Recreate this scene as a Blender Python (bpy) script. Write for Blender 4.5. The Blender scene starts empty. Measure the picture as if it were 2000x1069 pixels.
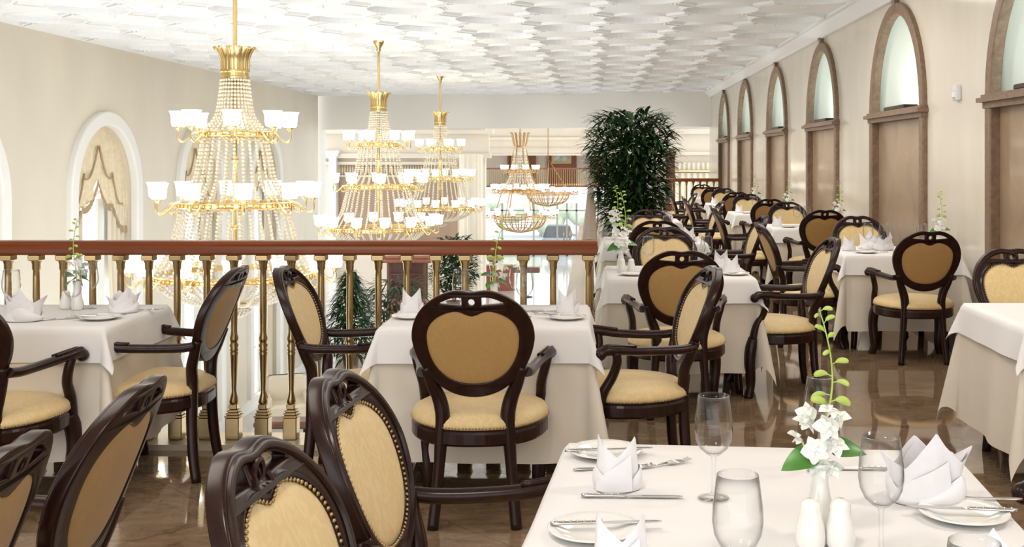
import bpy, bmesh, math, random
from mathutils import Vector
from math import sin, cos, pi, hypot, atan2, radians, sqrt
random.seed(7)
C = bpy.context.scene.collection
F, VX, VY, H = 2150.0, 1155.0, 312.0, 1.5        # focal length in px, vanishing point, eye height

# ------------------------------------------------------------------ materials
def new_mat(name):
    m = bpy.data.materials.new(name); m.use_nodes = True
    nt = m.node_tree
    return m, nt, nt.nodes['Principled BSDF']

def pm(name, col, rough=0.5, metal=0.0, coat=0.0, var=0.0, scale=8.0, stretch=(1, 1, 1), bump=0.0, bscale=None,
       emit=None, estr=0.0, sheen=0.0, spec=0.5, detail=4.0, dark=None, trans=0.0, ior=1.5, rvar=0.0, distort=0.0):
    m, nt, p = new_mat(name)
    p.inputs['Base Color'].default_value = (*col, 1)
    p.inputs['Roughness'].default_value = rough
    p.inputs['Metallic'].default_value = metal
    p.inputs['Coat Weight'].default_value = coat
    p.inputs['Coat Roughness'].default_value = 0.08
    p.inputs['Sheen Weight'].default_value = sheen
    p.inputs['Transmission Weight'].default_value = trans
    p.inputs['IOR'].default_value = ior
    p.inputs['Specular IOR Level'].default_value = spec
    if emit:
        p.inputs['Emission Color'].default_value = (*emit, 1)
        p.inputs['Emission Strength'].default_value = estr
    if var or bump or rvar:
        tc = nt.nodes.new('ShaderNodeTexCoord'); mp = nt.nodes.new('ShaderNodeMapping')
        mp.inputs['Scale'].default_value = stretch
        nt.links.new(tc.outputs['Object'], mp.inputs['Vector'])
        nz = nt.nodes.new('ShaderNodeTexNoise')
        nz.inputs['Scale'].default_value = scale; nz.inputs['Detail'].default_value = detail
        nz.inputs['Distortion'].default_value = distort
        nt.links.new(mp.outputs['Vector'], nz.inputs['Vector'])
        if var:
            r = nt.nodes.new('ShaderNodeValToRGB')
            d = dark or tuple(c * (1 - var) for c in col)
            l = tuple(min(1, c * (1 + var * .6)) for c in col)
            r.color_ramp.elements[0].position = .3; r.color_ramp.elements[1].position = .7
            r.color_ramp.elements[0].color = (*d, 1); r.color_ramp.elements[1].color = (*l, 1)
            nt.links.new(nz.outputs['Fac'], r.inputs['Fac'])
            nt.links.new(r.outputs['Color'], p.inputs['Base Color'])
        if rvar:
            mr = nt.nodes.new('ShaderNodeMapRange')
            mr.inputs['To Min'].default_value = max(0, rough - rvar); mr.inputs['To Max'].default_value = rough + rvar
            nt.links.new(nz.outputs['Fac'], mr.inputs['Value']); nt.links.new(mr.outputs['Result'], p.inputs['Roughness'])
        if bump:
            nb = nz
            if bscale:
                nb = nt.nodes.new('ShaderNodeTexNoise'); nb.inputs['Scale'].default_value = bscale
                nb.inputs['Detail'].default_value = 3
                nt.links.new(mp.outputs['Vector'], nb.inputs['Vector'])
            b = nt.nodes.new('ShaderNodeBump'); b.inputs['Strength'].default_value = bump
            b.inputs['Distance'].default_value = .02
            nt.links.new(nb.outputs['Fac'], b.inputs['Height']); nt.links.new(b.outputs['Normal'], p.inputs['Normal'])
    return m

M = {}
M['wood'] = pm('dark_mahogany', (.022, .0064, .0038), .25, coat=.0, spec=.30, var=.35, scale=9, stretch=(3, 3, .6))
M['wood2'] = pm('brown_wood', (.13, .05, .025), .35, coat=.3, var=.3, scale=6, stretch=(1, 1, .3))
M['rail'] = pm('red_mahogany_rail', (.21, .055, .016), .3, coat=.0, spec=.3, var=.25, scale=5, stretch=(.25, 2, 6))
M['cloth'] = pm('white_linen', (.83, .81, .80), .85, var=.03, scale=3, bump=.10, bscale=5)
M['under'] = pm('cream_linen', (.74, .67, .57), .88, var=.05, scale=3, bump=.08, bscale=5)
M['napkin'] = pm('white_napkin_linen', (.84, .82, .84), .85, bump=.12, scale=30, var=.03)
M['china'] = pm('white_china', (.86, .84, .80), .12, coat=.5)
M['brass'] = pm('brass', (.40, .285, .14), .24, metal=1)
M['gold'] = pm('gilt_metal', (.73, .56, .28), .26, metal=1)
M['gold2'] = pm('old_gilt_metal', (.42, .27, .12), .36, metal=1)
M['silver'] = pm('silver_cutlery', (.62, .61, .60), .18, metal=1)
M['nail'] = pm('antique_brass_nails', (.42, .30, .16), .35, metal=1)
M['ceil'] = pm('white_plaster_ceiling', (.91, .92, .94), .8)
M['white'] = pm('white_paint', (.84, .83, .80), .6)
M['lintel'] = pm('offwhite_paint', (.88, .86, .82), .7, var=.02, scale=1)
M['wl'] = pm('cream_wallpaper_left', (.72, .66, .545), .42, var=.08, scale=.8, stretch=(1, 1, .5), rvar=.08)
M['beige'] = pm('beige_plaster', (.70, .62, .51), .6, var=.06, scale=1)
M['stone'] = pm('brown_stone_trim', (.235, .15, .095), .42, var=.3, scale=22, detail=6)
M['ledge'] = pm('beige_stone_ledge', (.62, .50, .34), .3, coat=.2, var=.15, scale=2, stretch=(3, .3, 1))
M['panel'] = pm('brown_marble_panel', (.36, .255, .165), .3, coat=.15, var=.22, scale=2.2, detail=8, distort=.8)
M['niche'] = pm('niche_white', (.66, .72, .68), .6)
M['glow'] = pm('opal_glass_shade', (1, .97, .9), .4, emit=(1, .90, .72), estr=5)
M['crystal'] = pm('crystal_beads', (.70, .645, .53), .15, coat=.4)
M['leaf'] = pm('plant_leaf', (.03, .085, .025), .42, spec=.3, var=.45, scale=5)
M['leafd'] = pm('dark_leaf', (.026, .066, .020), .45, spec=.3, var=.45, scale=4)
M['orchidleaf'] = pm('orchid_leaf', (.07, .24, .03), .35, var=.25, scale=12)
M['bud'] = pm('green_bud', (.46, .60, .12), .45, var=.2, scale=20)
M['petal'] = pm('white_petal', (.88, .88, .82), .5, var=.05, scale=30)
M['bark'] = pm('bark', (.16, .11, .07), .8, var=.3, scale=10)
M['pot'] = pm('terracotta_brown_pot', (.20, .12, .08), .5)
M['drape'] = pm('gold_damask', (.80, .68, .47), .6, var=.13, scale=7, distort=1.5, sheen=.2)
M['drape2'] = pm('beige_drape', (.74, .66, .52), .7, var=.1, scale=3, stretch=(1, 1, .2))
M['sheer'] = pm('sheer_curtain', (.80, .80, .76), .8)
M['fringe'] = pm('brown_fringe', (.44, .32, .19), .8)
M['mahog'] = pm('mahogany_panel', (.26, .085, .045), .4, var=.2, scale=2, stretch=(1, 1, .2))
M['mull'] = pm('grey_window_bars', (.45, .45, .45), .5)
M['black'] = pm('black_plastic', (.015, .015, .015), .4)
M['dark'] = pm('dark_bronze', (.05, .035, .028), .4, metal=.5)
M['tan'] = pm('tan_wood_panel', (.34, .23, .15), .45, var=.2, scale=2, stretch=(1, 1, .2))
M['car'] = pm('dark_car_paint', (.02, .025, .035), .2, coat=.8)
M['cream'] = pm('cream_leather', (.70, .62, .48), .5)
M['paint1'] = pm('canvas_landscape', (.25, .24, .2), .6, var=.7, scale=3)
M['paint2'] = pm('canvas_warm', (.4, .22, .08), .6, var=.7, scale=2)
M['print'] = pm('framed_print', (.55, .57, .5), .6, var=.5, scale=4)
M['lfloor'] = pm('pale_marble_floor', (.62, .60, .56), .10, coat=.3, var=.1, scale=1)
M['asphalt'] = pm('forecourt', (.42, .42, .42), .8)
M['hedge'] = pm('hedge_green', (.56, .62, .46), .8, var=.2, scale=3)
M['devgrey'] = pm('white_plastic_device', (.75, .76, .80), .4)

def fabric(name, col, col2, rough=.55):
    m, nt, p = new_mat(name)
    tc = nt.nodes.new('ShaderNodeTexCoord'); mp = nt.nodes.new('ShaderNodeMapping')
    nt.links.new(tc.outputs['Object'], mp.inputs['Vector'])
    mp.inputs['Scale'].default_value = (1, 1, .55)
    nz = nt.nodes.new('ShaderNodeTexNoise'); nz.inputs['Scale'].default_value = 26; nz.inputs['Detail'].default_value = 2
    nz.inputs['Distortion'].default_value = 2.2
    nt.links.new(mp.outputs['Vector'], nz.inputs['Vector'])
    r = nt.nodes.new('ShaderNodeValToRGB')
    r.color_ramp.elements[0].position = .46; r.color_ramp.elements[1].position = .60
    r.color_ramp.elements[0].color = (*col, 1); r.color_ramp.elements[1].color = (*col2, 1)
    nt.links.new(nz.outputs['Fac'], r.inputs['Fac']); nt.links.new(r.outputs['Color'], p.inputs['Base Color'])
    p.inputs['Roughness'].default_value = rough; p.inputs['Sheen Weight'].default_value = .15
    w = nt.nodes.new('ShaderNodeTexNoise'); w.inputs['Scale'].default_value = 260
    nt.links.new(tc.outputs['Object'], w.inputs['Vector'])
    b = nt.nodes.new('ShaderNodeBump'); b.inputs['Strength'].default_value = .12; b.inputs['Distance'].default_value = .004
    nt.links.new(w.outputs['Fac'], b.inputs['Height']); nt.links.new(b.outputs['Normal'], p.inputs['Normal'])
    return m
M['fab'] = fabric('gold_damask_upholstery', (.71, .52, .245), (.755, .575, .30))
M['fabshade'] = fabric('gold_shaded_back_upholstery', (.48, .285, .095), (.50, .30, .105), .6)  # plain rear fabric, browner because shade is put into its colour

def glass_mat(name, tint=(1, 1, 1), hi=.8, edge=.45):
    m, nt, p = new_mat(name); nt.nodes.remove(p)
    out = nt.nodes['Material Output']
    t = nt.nodes.new('ShaderNodeBsdfTransparent'); t.inputs['Color'].default_value = (*tint, 1)
    g = nt.nodes.new('ShaderNodeBsdfGlossy'); g.inputs['Roughness'].default_value = .02
    lw = nt.nodes.new('ShaderNodeLayerWeight'); lw.inputs['Blend'].default_value = .5
    pw = nt.nodes.new('ShaderNodeMath'); pw.operation = 'POWER'; pw.inputs[1].default_value = 3.2
    nt.links.new(lw.outputs['Facing'], pw.inputs[0])
    mr = nt.nodes.new('ShaderNodeMath'); mr.operation = 'MULTIPLY_ADD'; mr.inputs[1].default_value = hi; mr.inputs[2].default_value = .018
    nt.links.new(pw.outputs[0], mr.inputs[0])
    cr = nt.nodes.new('ShaderNodeMixRGB'); cr.inputs['Color1'].default_value = (*tint, 1)
    cr.inputs['Color2'].default_value = (edge, edge, edge*1.02, 1)
    nt.links.new(pw.outputs[0], cr.inputs['Fac']); nt.links.new(cr.outputs['Color'], t.inputs['Color'])
    mx = nt.nodes.new('ShaderNodeMixShader')
    nt.links.new(mr.outputs[0], mx.inputs['Fac'])
    nt.links.new(t.outputs[0], mx.inputs[1]); nt.links.new(g.outputs[0], mx.inputs[2])
    nt.links.new(mx.outputs[0], out.inputs['Surface'])
    return m
M['glass'] = glass_mat('clear_glass', (.995, .998, .998))
M['pane'] = glass_mat('window_glass', (.97, .99, 1), .3, .9)

def floor_mat():
    m, nt, p = new_mat('polished_brown_marble')
    tc = nt.nodes.new('ShaderNodeTexCoord'); mp = nt.nodes.new('ShaderNodeMapping')
    mp.inputs['Rotation'].default_value = (0, 0, radians(45)); mp.inputs['Location'].default_value = (.13, .2, 0)
    nt.links.new(tc.outputs['Object'], mp.inputs['Vector'])
    br = nt.nodes.new('ShaderNodeTexBrick')
    br.offset = 0; br.inputs['Scale'].default_value = 1; br.inputs['Mortar Size'].default_value = .0022
    br.inputs['Brick Width'].default_value = .60; br.inputs['Row Height'].default_value = .60
    br.inputs['Color1'].default_value = (1, 1, 1, 1); br.inputs['Color2'].default_value = (.82, .82, .82, 1)
    br.inputs['Mortar'].default_value = (.45, .45, .45, 1)
    nt.links.new(mp.outputs['Vector'], br.inputs['Vector'])
    mp2 = nt.nodes.new('ShaderNodeMapping'); mp2.inputs['Scale'].default_value = (1, 2.0, 1); mp2.inputs['Rotation'].default_value = (0, 0, .5)
    nt.links.new(tc.outputs['Object'], mp2.inputs['Vector'])
    nz = nt.nodes.new('ShaderNodeTexNoise'); nz.inputs['Scale'].default_value = 5.5; nz.inputs['Detail'].default_value = 11
    nz.inputs['Roughness'].default_value = .78; nz.inputs['Distortion'].default_value = .8
    nt.links.new(mp2.outputs['Vector'], nz.inputs['Vector'])
    r = nt.nodes.new('ShaderNodeValToRGB')
    r.color_ramp.elements[0].position = .28; r.color_ramp.elements[1].position = .75
    r.color_ramp.elements[0].color = (.12, .070, .040, 1); r.color_ramp.elements[1].color = (.44, .30, .18, 1)
    nt.links.new(nz.outputs['Fac'], r.inputs['Fac'])
    mx = nt.nodes.new('ShaderNodeMixRGB'); mx.blend_type = 'MULTIPLY'; mx.inputs['Fac'].default_value = 1
    nt.links.new(r.outputs['Color'], mx.inputs['Color1']); nt.links.new(br.outputs['Color'], mx.inputs['Color2'])
    nt.links.new(mx.outputs['Color'], p.inputs['Base Color'])
    p.inputs['Roughness'].default_value = .05; p.inputs['IOR'].default_value = 1.75
    p.inputs['Coat Weight'].default_value = .3; p.inputs['Coat Roughness'].default_value = .03
    return m
M['floor'] = floor_mat()

def stucco():
    m, nt, p = new_mat('polished_venetian_plaster')
    tc = nt.nodes.new('ShaderNodeTexCoord'); mp = nt.nodes.new('ShaderNodeMapping')
    mp.inputs['Scale'].default_value = (1, 2.2, .8)
    nt.links.new(tc.outputs['Object'], mp.inputs['Vector'])
    nz = nt.nodes.new('ShaderNodeTexNoise'); nz.inputs['Scale'].default_value = 1.6; nz.inputs['Detail'].default_value = 7
    nt.links.new(mp.outputs['Vector'], nz.inputs['Vector'])
    r = nt.nodes.new('ShaderNodeValToRGB')
    r.color_ramp.elements[0].position = .3; r.color_ramp.elements[1].position = .7
    r.color_ramp.elements[0].color = (.735, .675, .58, 1); r.color_ramp.elements[1].color = (.785, .73, .645, 1)
    nt.links.new(nz.outputs['Fac'], r.inputs['Fac']); nt.links.new(r.outputs['Color'], p.inputs['Base Color'])
    b = nt.nodes.new('ShaderNodeBump'); b.inputs['Strength'].default_value = .05; b.inputs['Distance'].default_value = .02
    nt.links.new(nz.outputs['Fac'], b.inputs['Height']); nt.links.new(b.outputs['Normal'], p.inputs['Normal'])
    p.inputs['Roughness'].default_value = .14; p.inputs['IOR'].default_value = 1.6
    return m
M['wr'] = stucco()

# ------------------------------------------------------------------ mesh builder
def spline(pts, n=5):
    """Catmull-Rom through pts (tuples of equal length)."""
    out = []
    P = [pts[0]] + list(pts) + [pts[-1]]
    for i in range(1, len(P) - 2):
        p0, p1, p2, p3 = P[i-1], P[i], P[i+1], P[i+2]
        for k in range(n):
            t = k / n
            out.append(tuple(.5 * (2*b + (c-a)*t + (2*a-5*b+4*c-d)*t*t + (3*b-a-3*c+d)*t**3) for a, b, c, d in zip(p0, p1, p2, p3)))
    out.append(tuple(pts[-1]))
    return out

def vsub(a, b): return (a[0]-b[0], a[1]-b[1], a[2]-b[2])
def vadd(a, b): return (a[0]+b[0], a[1]+b[1], a[2]+b[2])
def vmul(a, s): return (a[0]*s, a[1]*s, a[2]*s)
def vdot(a, b): return a[0]*b[0]+a[1]*b[1]+a[2]*b[2]
def vcross(a, b): return (a[1]*b[2]-a[2]*b[1], a[2]*b[0]-a[0]*b[2], a[0]*b[1]-a[1]*b[0])
def vnorm(a):
    l = sqrt(vdot(a, a)) or 1e-9
    return vmul(a, 1/l)

class MB:
    def __init__(s): s.v = []; s.f = []; s.sm = []
    def add(s, vs, fs, smooth=False):
        o = len(s.v); s.v += [tuple(p) for p in vs]
        for f in fs: s.f.append(tuple(i+o for i in f)); s.sm.append(smooth)
        return s
    def box(s, x0, x1, y0, y1, z0, z1):
        v = [(x0,y0,z0),(x1,y0,z0),(x1,y1,z0),(x0,y1,z0),(x0,y0,z1),(x1,y0,z1),(x1,y1,z1),(x0,y1,z1)]
        return s.add(v, [(3,2,1,0),(4,5,6,7),(0,1,5,4),(1,2,6,5),(2,3,7,6),(3,0,4,7)])
    def bbox(s, x0, x1, y0, y1, z0, z1, b=.01):
        """box with chamfered edges"""
        prof = [(b, 0), (0, b), (0, z1-z0-b), (b, z1-z0)]
        rings = []
        for ins, dz in prof:
            ring = []
            for cx, cy, sx, sy in ((x0,y0,1,1),(x1,y0,-1,1),(x1,y1,-1,-1),(x0,y1,1,-1)):
                pa = (cx+sx*(ins+b), cy+sy*ins); pb = (cx+sx*ins, cy+sy*(ins+b))
                if sx*sy > 0: ring += [pb, pa]
                else: ring += [pa, pb]
            rings.append([(p[0], p[1], z0+dz) for p in ring])
        return s.loft(rings, caps=True, smooth=False)
    def loft(s, rings, caps=False, smooth=True, close=True):
        n = len(rings[0]); vs = [p for r in rings for p in r]; fs = []
        for i in range(len(rings)-1):
            for j in range(n if close else n-1):
                k = (j+1) % n
                fs.append((i*n+j, i*n+k, (i+1)*n+k, (i+1)*n+j))
        s.add(vs, fs, smooth)
        if caps:
            o = len(s.v) - len(vs)
            s.f.append(tuple(o+j for j in range(n-1, -1, -1))); s.sm.append(False)
            s.f.append(tuple(o+(len(rings)-1)*n+j for j in range(n))); s.sm.append(False)
        return s
    def lathe(s, prof, n=24, c=(0,0,0), smooth=True, caps=False, sx=1, sy=1):
        rings = [[(c[0]+r*sx*cos(2*pi*j/n), c[1]+r*sy*sin(2*pi*j/n), c[2]+z) for j in range(n)] for r, z in prof]
        return s.loft(rings, caps=caps, smooth=smooth)
    def tube(s, path, rad, n=8, ref=(0,0,1), caps=True, smooth=True, closed=False):
        """rad: number or list of numbers / (a,b) pairs; b is along ref side"""
        L = len(path); rings = []; nrm = None
        for i, p in enumerate(path):
            if closed: t = vnorm(vsub(path[(i+1) % L], path[i-1]))
            else: t = vnorm(vsub(path[min(i+1, L-1)], path[max(i-1, 0)]))
            if nrm is None:
                r0 = ref if abs(vdot(ref, t)) < .95 else (1,0,0) if abs(t[0]) < .9 else (0,1,0)
                nrm = vnorm(vsub(r0, vmul(t, vdot(r0, t))))
            else:
                nrm = vnorm(vsub(nrm, vmul(t, vdot(nrm, t))))
            b = vcross(t, nrm)
            r = rad[i] if isinstance(rad, (list, tuple)) else rad
            ra, rb = r if isinstance(r, (list, tuple)) else (r, r)
            rings.append([vadd(p, vadd(vmul(nrm, ra*cos(2*pi*j/n)), vmul(b, rb*sin(2*pi*j/n)))) for j in range(n)])
        if closed: rings.append(rings[0])
        return s.loft(rings, caps=caps and not closed, smooth=smooth)
    def ball(s, c, r, n=8, m=5, sz=1):
        prof = [(max(r*sin(pi*i/m), 1e-5), -r*sz*cos(pi*i/m)) for i in range(m+1)]
        return s.lathe(prof, n, c)
    def build(s, name, mat, parent=None, auto=0):
        me = bpy.data.meshes.new(name)
        me.from_pydata(s.v, [], s.f)
        me.polygons.foreach_set('use_smooth', s.sm)
        me.update()
        if auto:
            bm = bmesh.new(); bm.from_mesh(me); bmesh.ops.remove_doubles(bm, verts=bm.verts, dist=.0002); bm.to_mesh(me); bm.free()
            me.polygons.foreach_set('use_smooth', [True]*len(me.polygons)); me.set_sharp_from_angle(angle=radians(auto)); me.update()
        if mat: me.materials.append(mat)
        o = bpy.data.objects.new(name, me); C.objects.link(o)
        if parent: o.parent = parent
        return o

def fill2d(loops, depth, bevel=0.0, res=2, fn=None):
    """filled 2D outline with holes, given thickness; returns an MB. fn maps (x, y, z) to the final point"""
    cu = bpy.data.curves.new('outline', 'CURVE'); cu.dimensions = '2D'; cu.fill_mode = 'BOTH'
    cu.extrude = max(depth/2 - bevel, 0); cu.bevel_depth = bevel; cu.bevel_resolution = res
    for lp in loops:
        sp = cu.splines.new('POLY'); sp.points.add(len(lp)-1)
        for p, q in zip(sp.points, lp): p.co = (q[0], q[1], 0, 1)
        sp.use_cyclic_u = True
    ob = bpy.data.objects.new('outline', cu); C.objects.link(ob)
    bpy.context.view_layer.update()
    dg = bpy.context.evaluated_depsgraph_get()
    me = bpy.data.meshes.new_from_object(ob.evaluated_get(dg))
    mb = MB()
    vs = [tuple(v.co) for v in me.vertices]
    if fn: vs = [fn(*v) for v in vs]
    fs = [tuple(p.vertices) for p in me.polygons]
    mb.add(vs, fs, False)
    bpy.data.objects.remove(ob); bpy.data.curves.remove(cu); bpy.data.meshes.remove(me)
    return mb

# ------------------------------------------------------------------ naming
def tag(o, label=None, cat=None, group=None, kind=None):
    if label: o['label'] = label
    if cat: o['category'] = cat
    if group: o['group'] = group
    if kind: o['kind'] = kind
    return o
def empty(name, loc=(0,0,0), rz=0, label=None, cat=None, group=None, parent=None):
    o = bpy.data.objects.new(name, None); C.objects.link(o)
    o.empty_display_size = .1
    o.location = loc; o.rotation_euler = (0, 0, rz)
    if parent: o.parent = parent
    return tag(o, label, cat, group)
def struct(o): o['kind'] = 'structure'; return o
KIDS = {}
def kids(o): return [c for c in o.children]
def copy_tree(o, parent=None):
    c = o.copy(); C.objects.link(c)
    if parent: c.parent = parent
    for ch in kids(o): copy_tree(ch, c)
    return c
USED = set()
def place(proto, loc, rz=0, label=None, group=None, cat=None, scale=None):
    if proto.name in USED: o = copy_tree(proto)
    else: USED.add(proto.name); o = proto
    o.location = loc; o.rotation_euler = (0, 0, rz)
    if scale: o.scale = (scale, scale, scale)
    tag(o, label, cat, group)
    return o

# ================================================================== THE SETTING
XR, XL, ZC = 3.05, -7.5, 3.25
def backy(x): return 28.72 - .224*x
LZ = -4.0
# floors
m = MB().box(-8.0, XR+.6, -3, 5.67, -.45, 0).box(-.0, XR+.6, 5.67, 26, -.45, 0)
struct(m.build('floor', M['floor']))
m = MB().box(-8, .0, 5.67, 5.93, -.47, .03).box(-.27, .0, 5.93, 25.2, -.47, .03).box(.0, XR, 24.9, 25.2, -.47, .03)
struct(m.build('trim_1', M['ledge']))
m = MB().box(-14, 6, 5.7, 63.2, LZ-.3, LZ)
struct(m.build('floor', M['lfloor']))
m = MB().box(-30, 30, 63.2, 95, LZ-.4, LZ-.1)
struct(m.build('floor', M['asphalt']))

# ceiling with its plaster relief of rings joined by short bars
loops = [[(XL-.3,-3),(XR+.3,-3),(XR+.3,31),(XL-.3,31)]]
relief = MB()
def coffer(cx, cy):
    loops.append([(cx+.425*cos(2*pi*j/30), cy+.425*sin(2*pi*j/30)) for j in range(30)])
    relief.lathe([(.425, 0), (.428, -.026), (.455, -.028), (.462, -.012), (.482, -.010), (.485, 0)], 30, (cx, cy, ZC), smooth=False)
row = 0; y = 8.33
while y < 28.6:
    x = -6.7 + (.91 if row % 2 else 0)
    while x < 3.0:
        if x + .5 < XR:
            coffer(x, y)
            for sx in (-1, 1):
                for off in (-.055, 0, .055):
                    d = (sx*.7071, .7071); nx, ny = -d[1]*off, d[0]*off
                    a = (x+d[0]*.48+nx, y+d[1]*.48+ny); b = (x+d[0]*.77+nx, y+d[1]*.77+ny)
                    w = .018; px, py = -d[1]*w, d[0]*w
                    if b[0] < XR-.15 and b[0] > XL+.2:
                        vs = [(a[0]-px,a[1]-py,ZC),(b[0]-px,b[1]-py,ZC),(b[0]+px,b[1]+py,ZC),(a[0]+px,a[1]+py,ZC)]
                        dz = .045 if off == 0 else .034
                        relief.add(vs + [(v[0], v[1], ZC-dz) for v in vs], [(4,5,6,7),(0,1,5,4),(1,2,6,5),(2,3,7,6),(3,0,4,7)])
            relief.box(x-.03, x+.03, y+.60, y+.66, ZC-.04, ZC)
        x += 1.82
    y += .87; row += 1
m = fill2d(loops, .05, fn=lambda x, y, z: (x, y, ZC+.025+z))
m.add(relief.v, relief.f, False)
m.add([(XL-.3,-3,ZC+.049),(XR+.3,-3,ZC+.049),(XR+.3,31,ZC+.049),(XL-.3,31,ZC+.049)], [(0,1,2,3)])
struct(m.build('ceiling', M['ceil']))
m = MB()
prof = [(0, -.16), (.05, -.16), (.07, -.13), (.13, -.06), (.15, -.03), (.20, -.03), (.20, 0)]
m.loft([[(XR-a, yy, ZC+b) for a, b in prof] for yy in (-3, 28.1)], smooth=False, close=False)
struct(m.build('trim_2', M['ceil']))

# back lintel
m = MB()
x0, x1 = XL-.2, XR+.2
def slab(mb, xa, xb, za, zb, dy=0, th=.5):
    ya, yb = backy(xa)+dy, backy(xb)+dy
    v = [(xa,ya,za),(xb,yb,za),(xb,yb+th,za),(xa,ya+th,za),(xa,ya,zb),(xb,yb,zb),(xb,yb+th,zb),(xa,ya+th,zb)]
    mb.add(v, [(3,2,1,0),(4,5,6,7),(0,1,5,4),(1,2,6,5),(2,3,7,6),(3,0,4,7)])
slab(m, x0, x1, 2.34, ZC)
slab(m, XL-.3, XL+.05, -4, 2.34)
struct(m.build('wall_back', M['lintel']))

# right wall with arched niches
NW = [(6.55, 8.40), (10.0, 11.9), (13.55, 15.42), (17.1, 18.95), (20.75, 22.7), (24.25, 26.1)]
ZS = 1.98
def arch_loop(y0, y1, zb, zs, n=20, inset=0.0, k=1.0):
    y0 += inset; y1 -= inset; c = (y0+y1)/2; r = (y1-y0)/2
    pts = [(y0, zb), (y1, zb)]
    for i in range(n+1):
        a = pi*i/n
        pts.append((c + r*cos(a), zs + r*k*sin(a)))
    return pts
loops = [[(-3,-.0),(28.4,-.0),(28.4,ZC),(-3,ZC)]] + [arch_loop(a, b, .12, ZS, inset=.03, k=1.12) for a, b in NW]
m = fill2d(loops, .16, fn=lambda x, y, z: (XR+.08+z, x, y))
struct(m.build('wall_right', M['wr']))
m = MB().box(XR-.02, XR, -3, 28.1, 0, .13)
struct(m.build('baseboard_right', M['stone']))
nic = 0
for k, (a, b) in enumerate(NW):
    c = (a+b)/2; r = (b-a)/2
    nic += 1
    place_l = ['nearest', 'second', 'third', 'fourth', 'fifth', 'farthest'][k]
    e = struct(empty('trim_%d' % (10+k), (XR, c, 0)))
    # stone arch border, proud of the wall
    t = .095
    lo = arch_loop(a-c-.0, b-c+.0, 0, ZS, k=1.12); li = arch_loop(a-c, b-c, -.2, ZS, inset=t, k=1.14)
    outer = [(lo[0][0], 0), (lo[1][0], 0)] + lo[2:]
    inner = [(li[0][0], .12), (li[1][0], .12)] + li[2:]
    mb = fill2d([outer, inner], .09, .012, fn=lambda x, y, z: (-.003+z, x, y))
    mb.build('arch_border', M['stone'], e)
    mb = MB().box(.03, .06, a-c+.03, b-c-.03, .1, ZS); mb.build('marble_panel', M['panel'], e)
    # curved niche above the ledge
    mb = MB(); n = 16; rr = r - .05
    rings = []
    for i in range(n+1):
        ph = pi*i/n
        rings.append([(.035 + .26*sin(ph)*cos(th), rr*cos(ph)*1.0, ZS-.02 + rr*1.12*sin(ph)*sin(th)) for th in [pi/2*q/12 for q in range(13)]])
    mb.loft(rings, close=False)
    mb.add([(.05,-rr,ZS-.05),(.05,rr,ZS-.05),(.40,rr,ZS-.05),(.40,-rr,ZS-.05)], [(0,1,2,3)])
    mb.build('niche_shell', M['niche'], e)
    mb = MB()
    for (p, q, z0, z1) in ((.16, .02, ZS-.09, ZS-.045), (.20, .05, ZS-.045, ZS-.01), (.17, .03, ZS-.01, ZS+.015)):
        mb.box(-(p-.1), .06, a-c-q, b-c+q, z0, z1)
    mb.build('ledge', M['stone'], e)
    mb = MB().box(-.05, .05, -.055, .055, ZS+r*1.12-.08, ZS+r*1.12+.06).box(-.06, .05, -.065, .065, ZS+r*1.12+.05, ZS+r*1.12+.08)
    mb.build('keystone', M['stone'], e)
    # uplight bar standing on the ledge
    mb = MB().bbox(XR-.05, XR+.10, c-.36, c+.36, ZS+.016, ZS+.055, .008)
    o = mb.build('uplight', M['dark'])
    tag(o, 'dark uplight bar on the stone ledge of the %s arched niche' % place_l, 'light', 'uplights in the arched niches')
    L = bpy.data.lights.new('niche_light', 'AREA'); L.shape = 'RECTANGLE'; L.size = .10; L.size_y = .66
    L.energy = 8.5; L.color = (.95, 1, .93)
    lo_ = bpy.data.objects.new('niche_light', L); C.objects.link(lo_); lo_.location = (XR+.07, c, ZS+.075); lo_.rotation_euler = (pi, radians(60), 0)

# left wall with tall arched windows
WW = [(11.62, 14.07), (15.75, 18.2), (19.9, 22.35), (24.05, 26.5)]
ZSW, T = .99, .16
loops = [[(-3,LZ),(30.2,LZ),(30.2,ZC),(-3,ZC)]] + [arch_loop(a+T, b-T, LZ+.12, ZSW) for a, b in WW]
m = fill2d(loops, .30, fn=lambda x, y, z: (XL-.15+z, x, y))
struct(m.build('wall_left', M['wl']))
m = MB()
m.box(XL, XL+.08, 5.9, 30, LZ, LZ+.25)
struct(m.build('baseboard_left', M['white']))
def wavy(mb, pts, ztop, zbot, amp, per, axis='y', n=6, taper=None, base=0.0):
    """pleated hanging sheet; pts = (start, end) along y, sheet at x=base"""
    y0, y1 = pts; N = max(int((y1-y0)/per*8), 8)
    rows = []
    for i in range(n+1):
        t = i/n; z = ztop + (zbot-ztop)*t; row_ = []
        for j in range(N+1):
            s = j/N; yy = y0 + (y1-y0)*s
            if taper: yy = taper(yy, t)
            row_.append((base + amp*sin(2*pi*(y1-y0)*s/per), yy, z))
        rows.append(row_)
    return mb.loft(rows, close=False)
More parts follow.
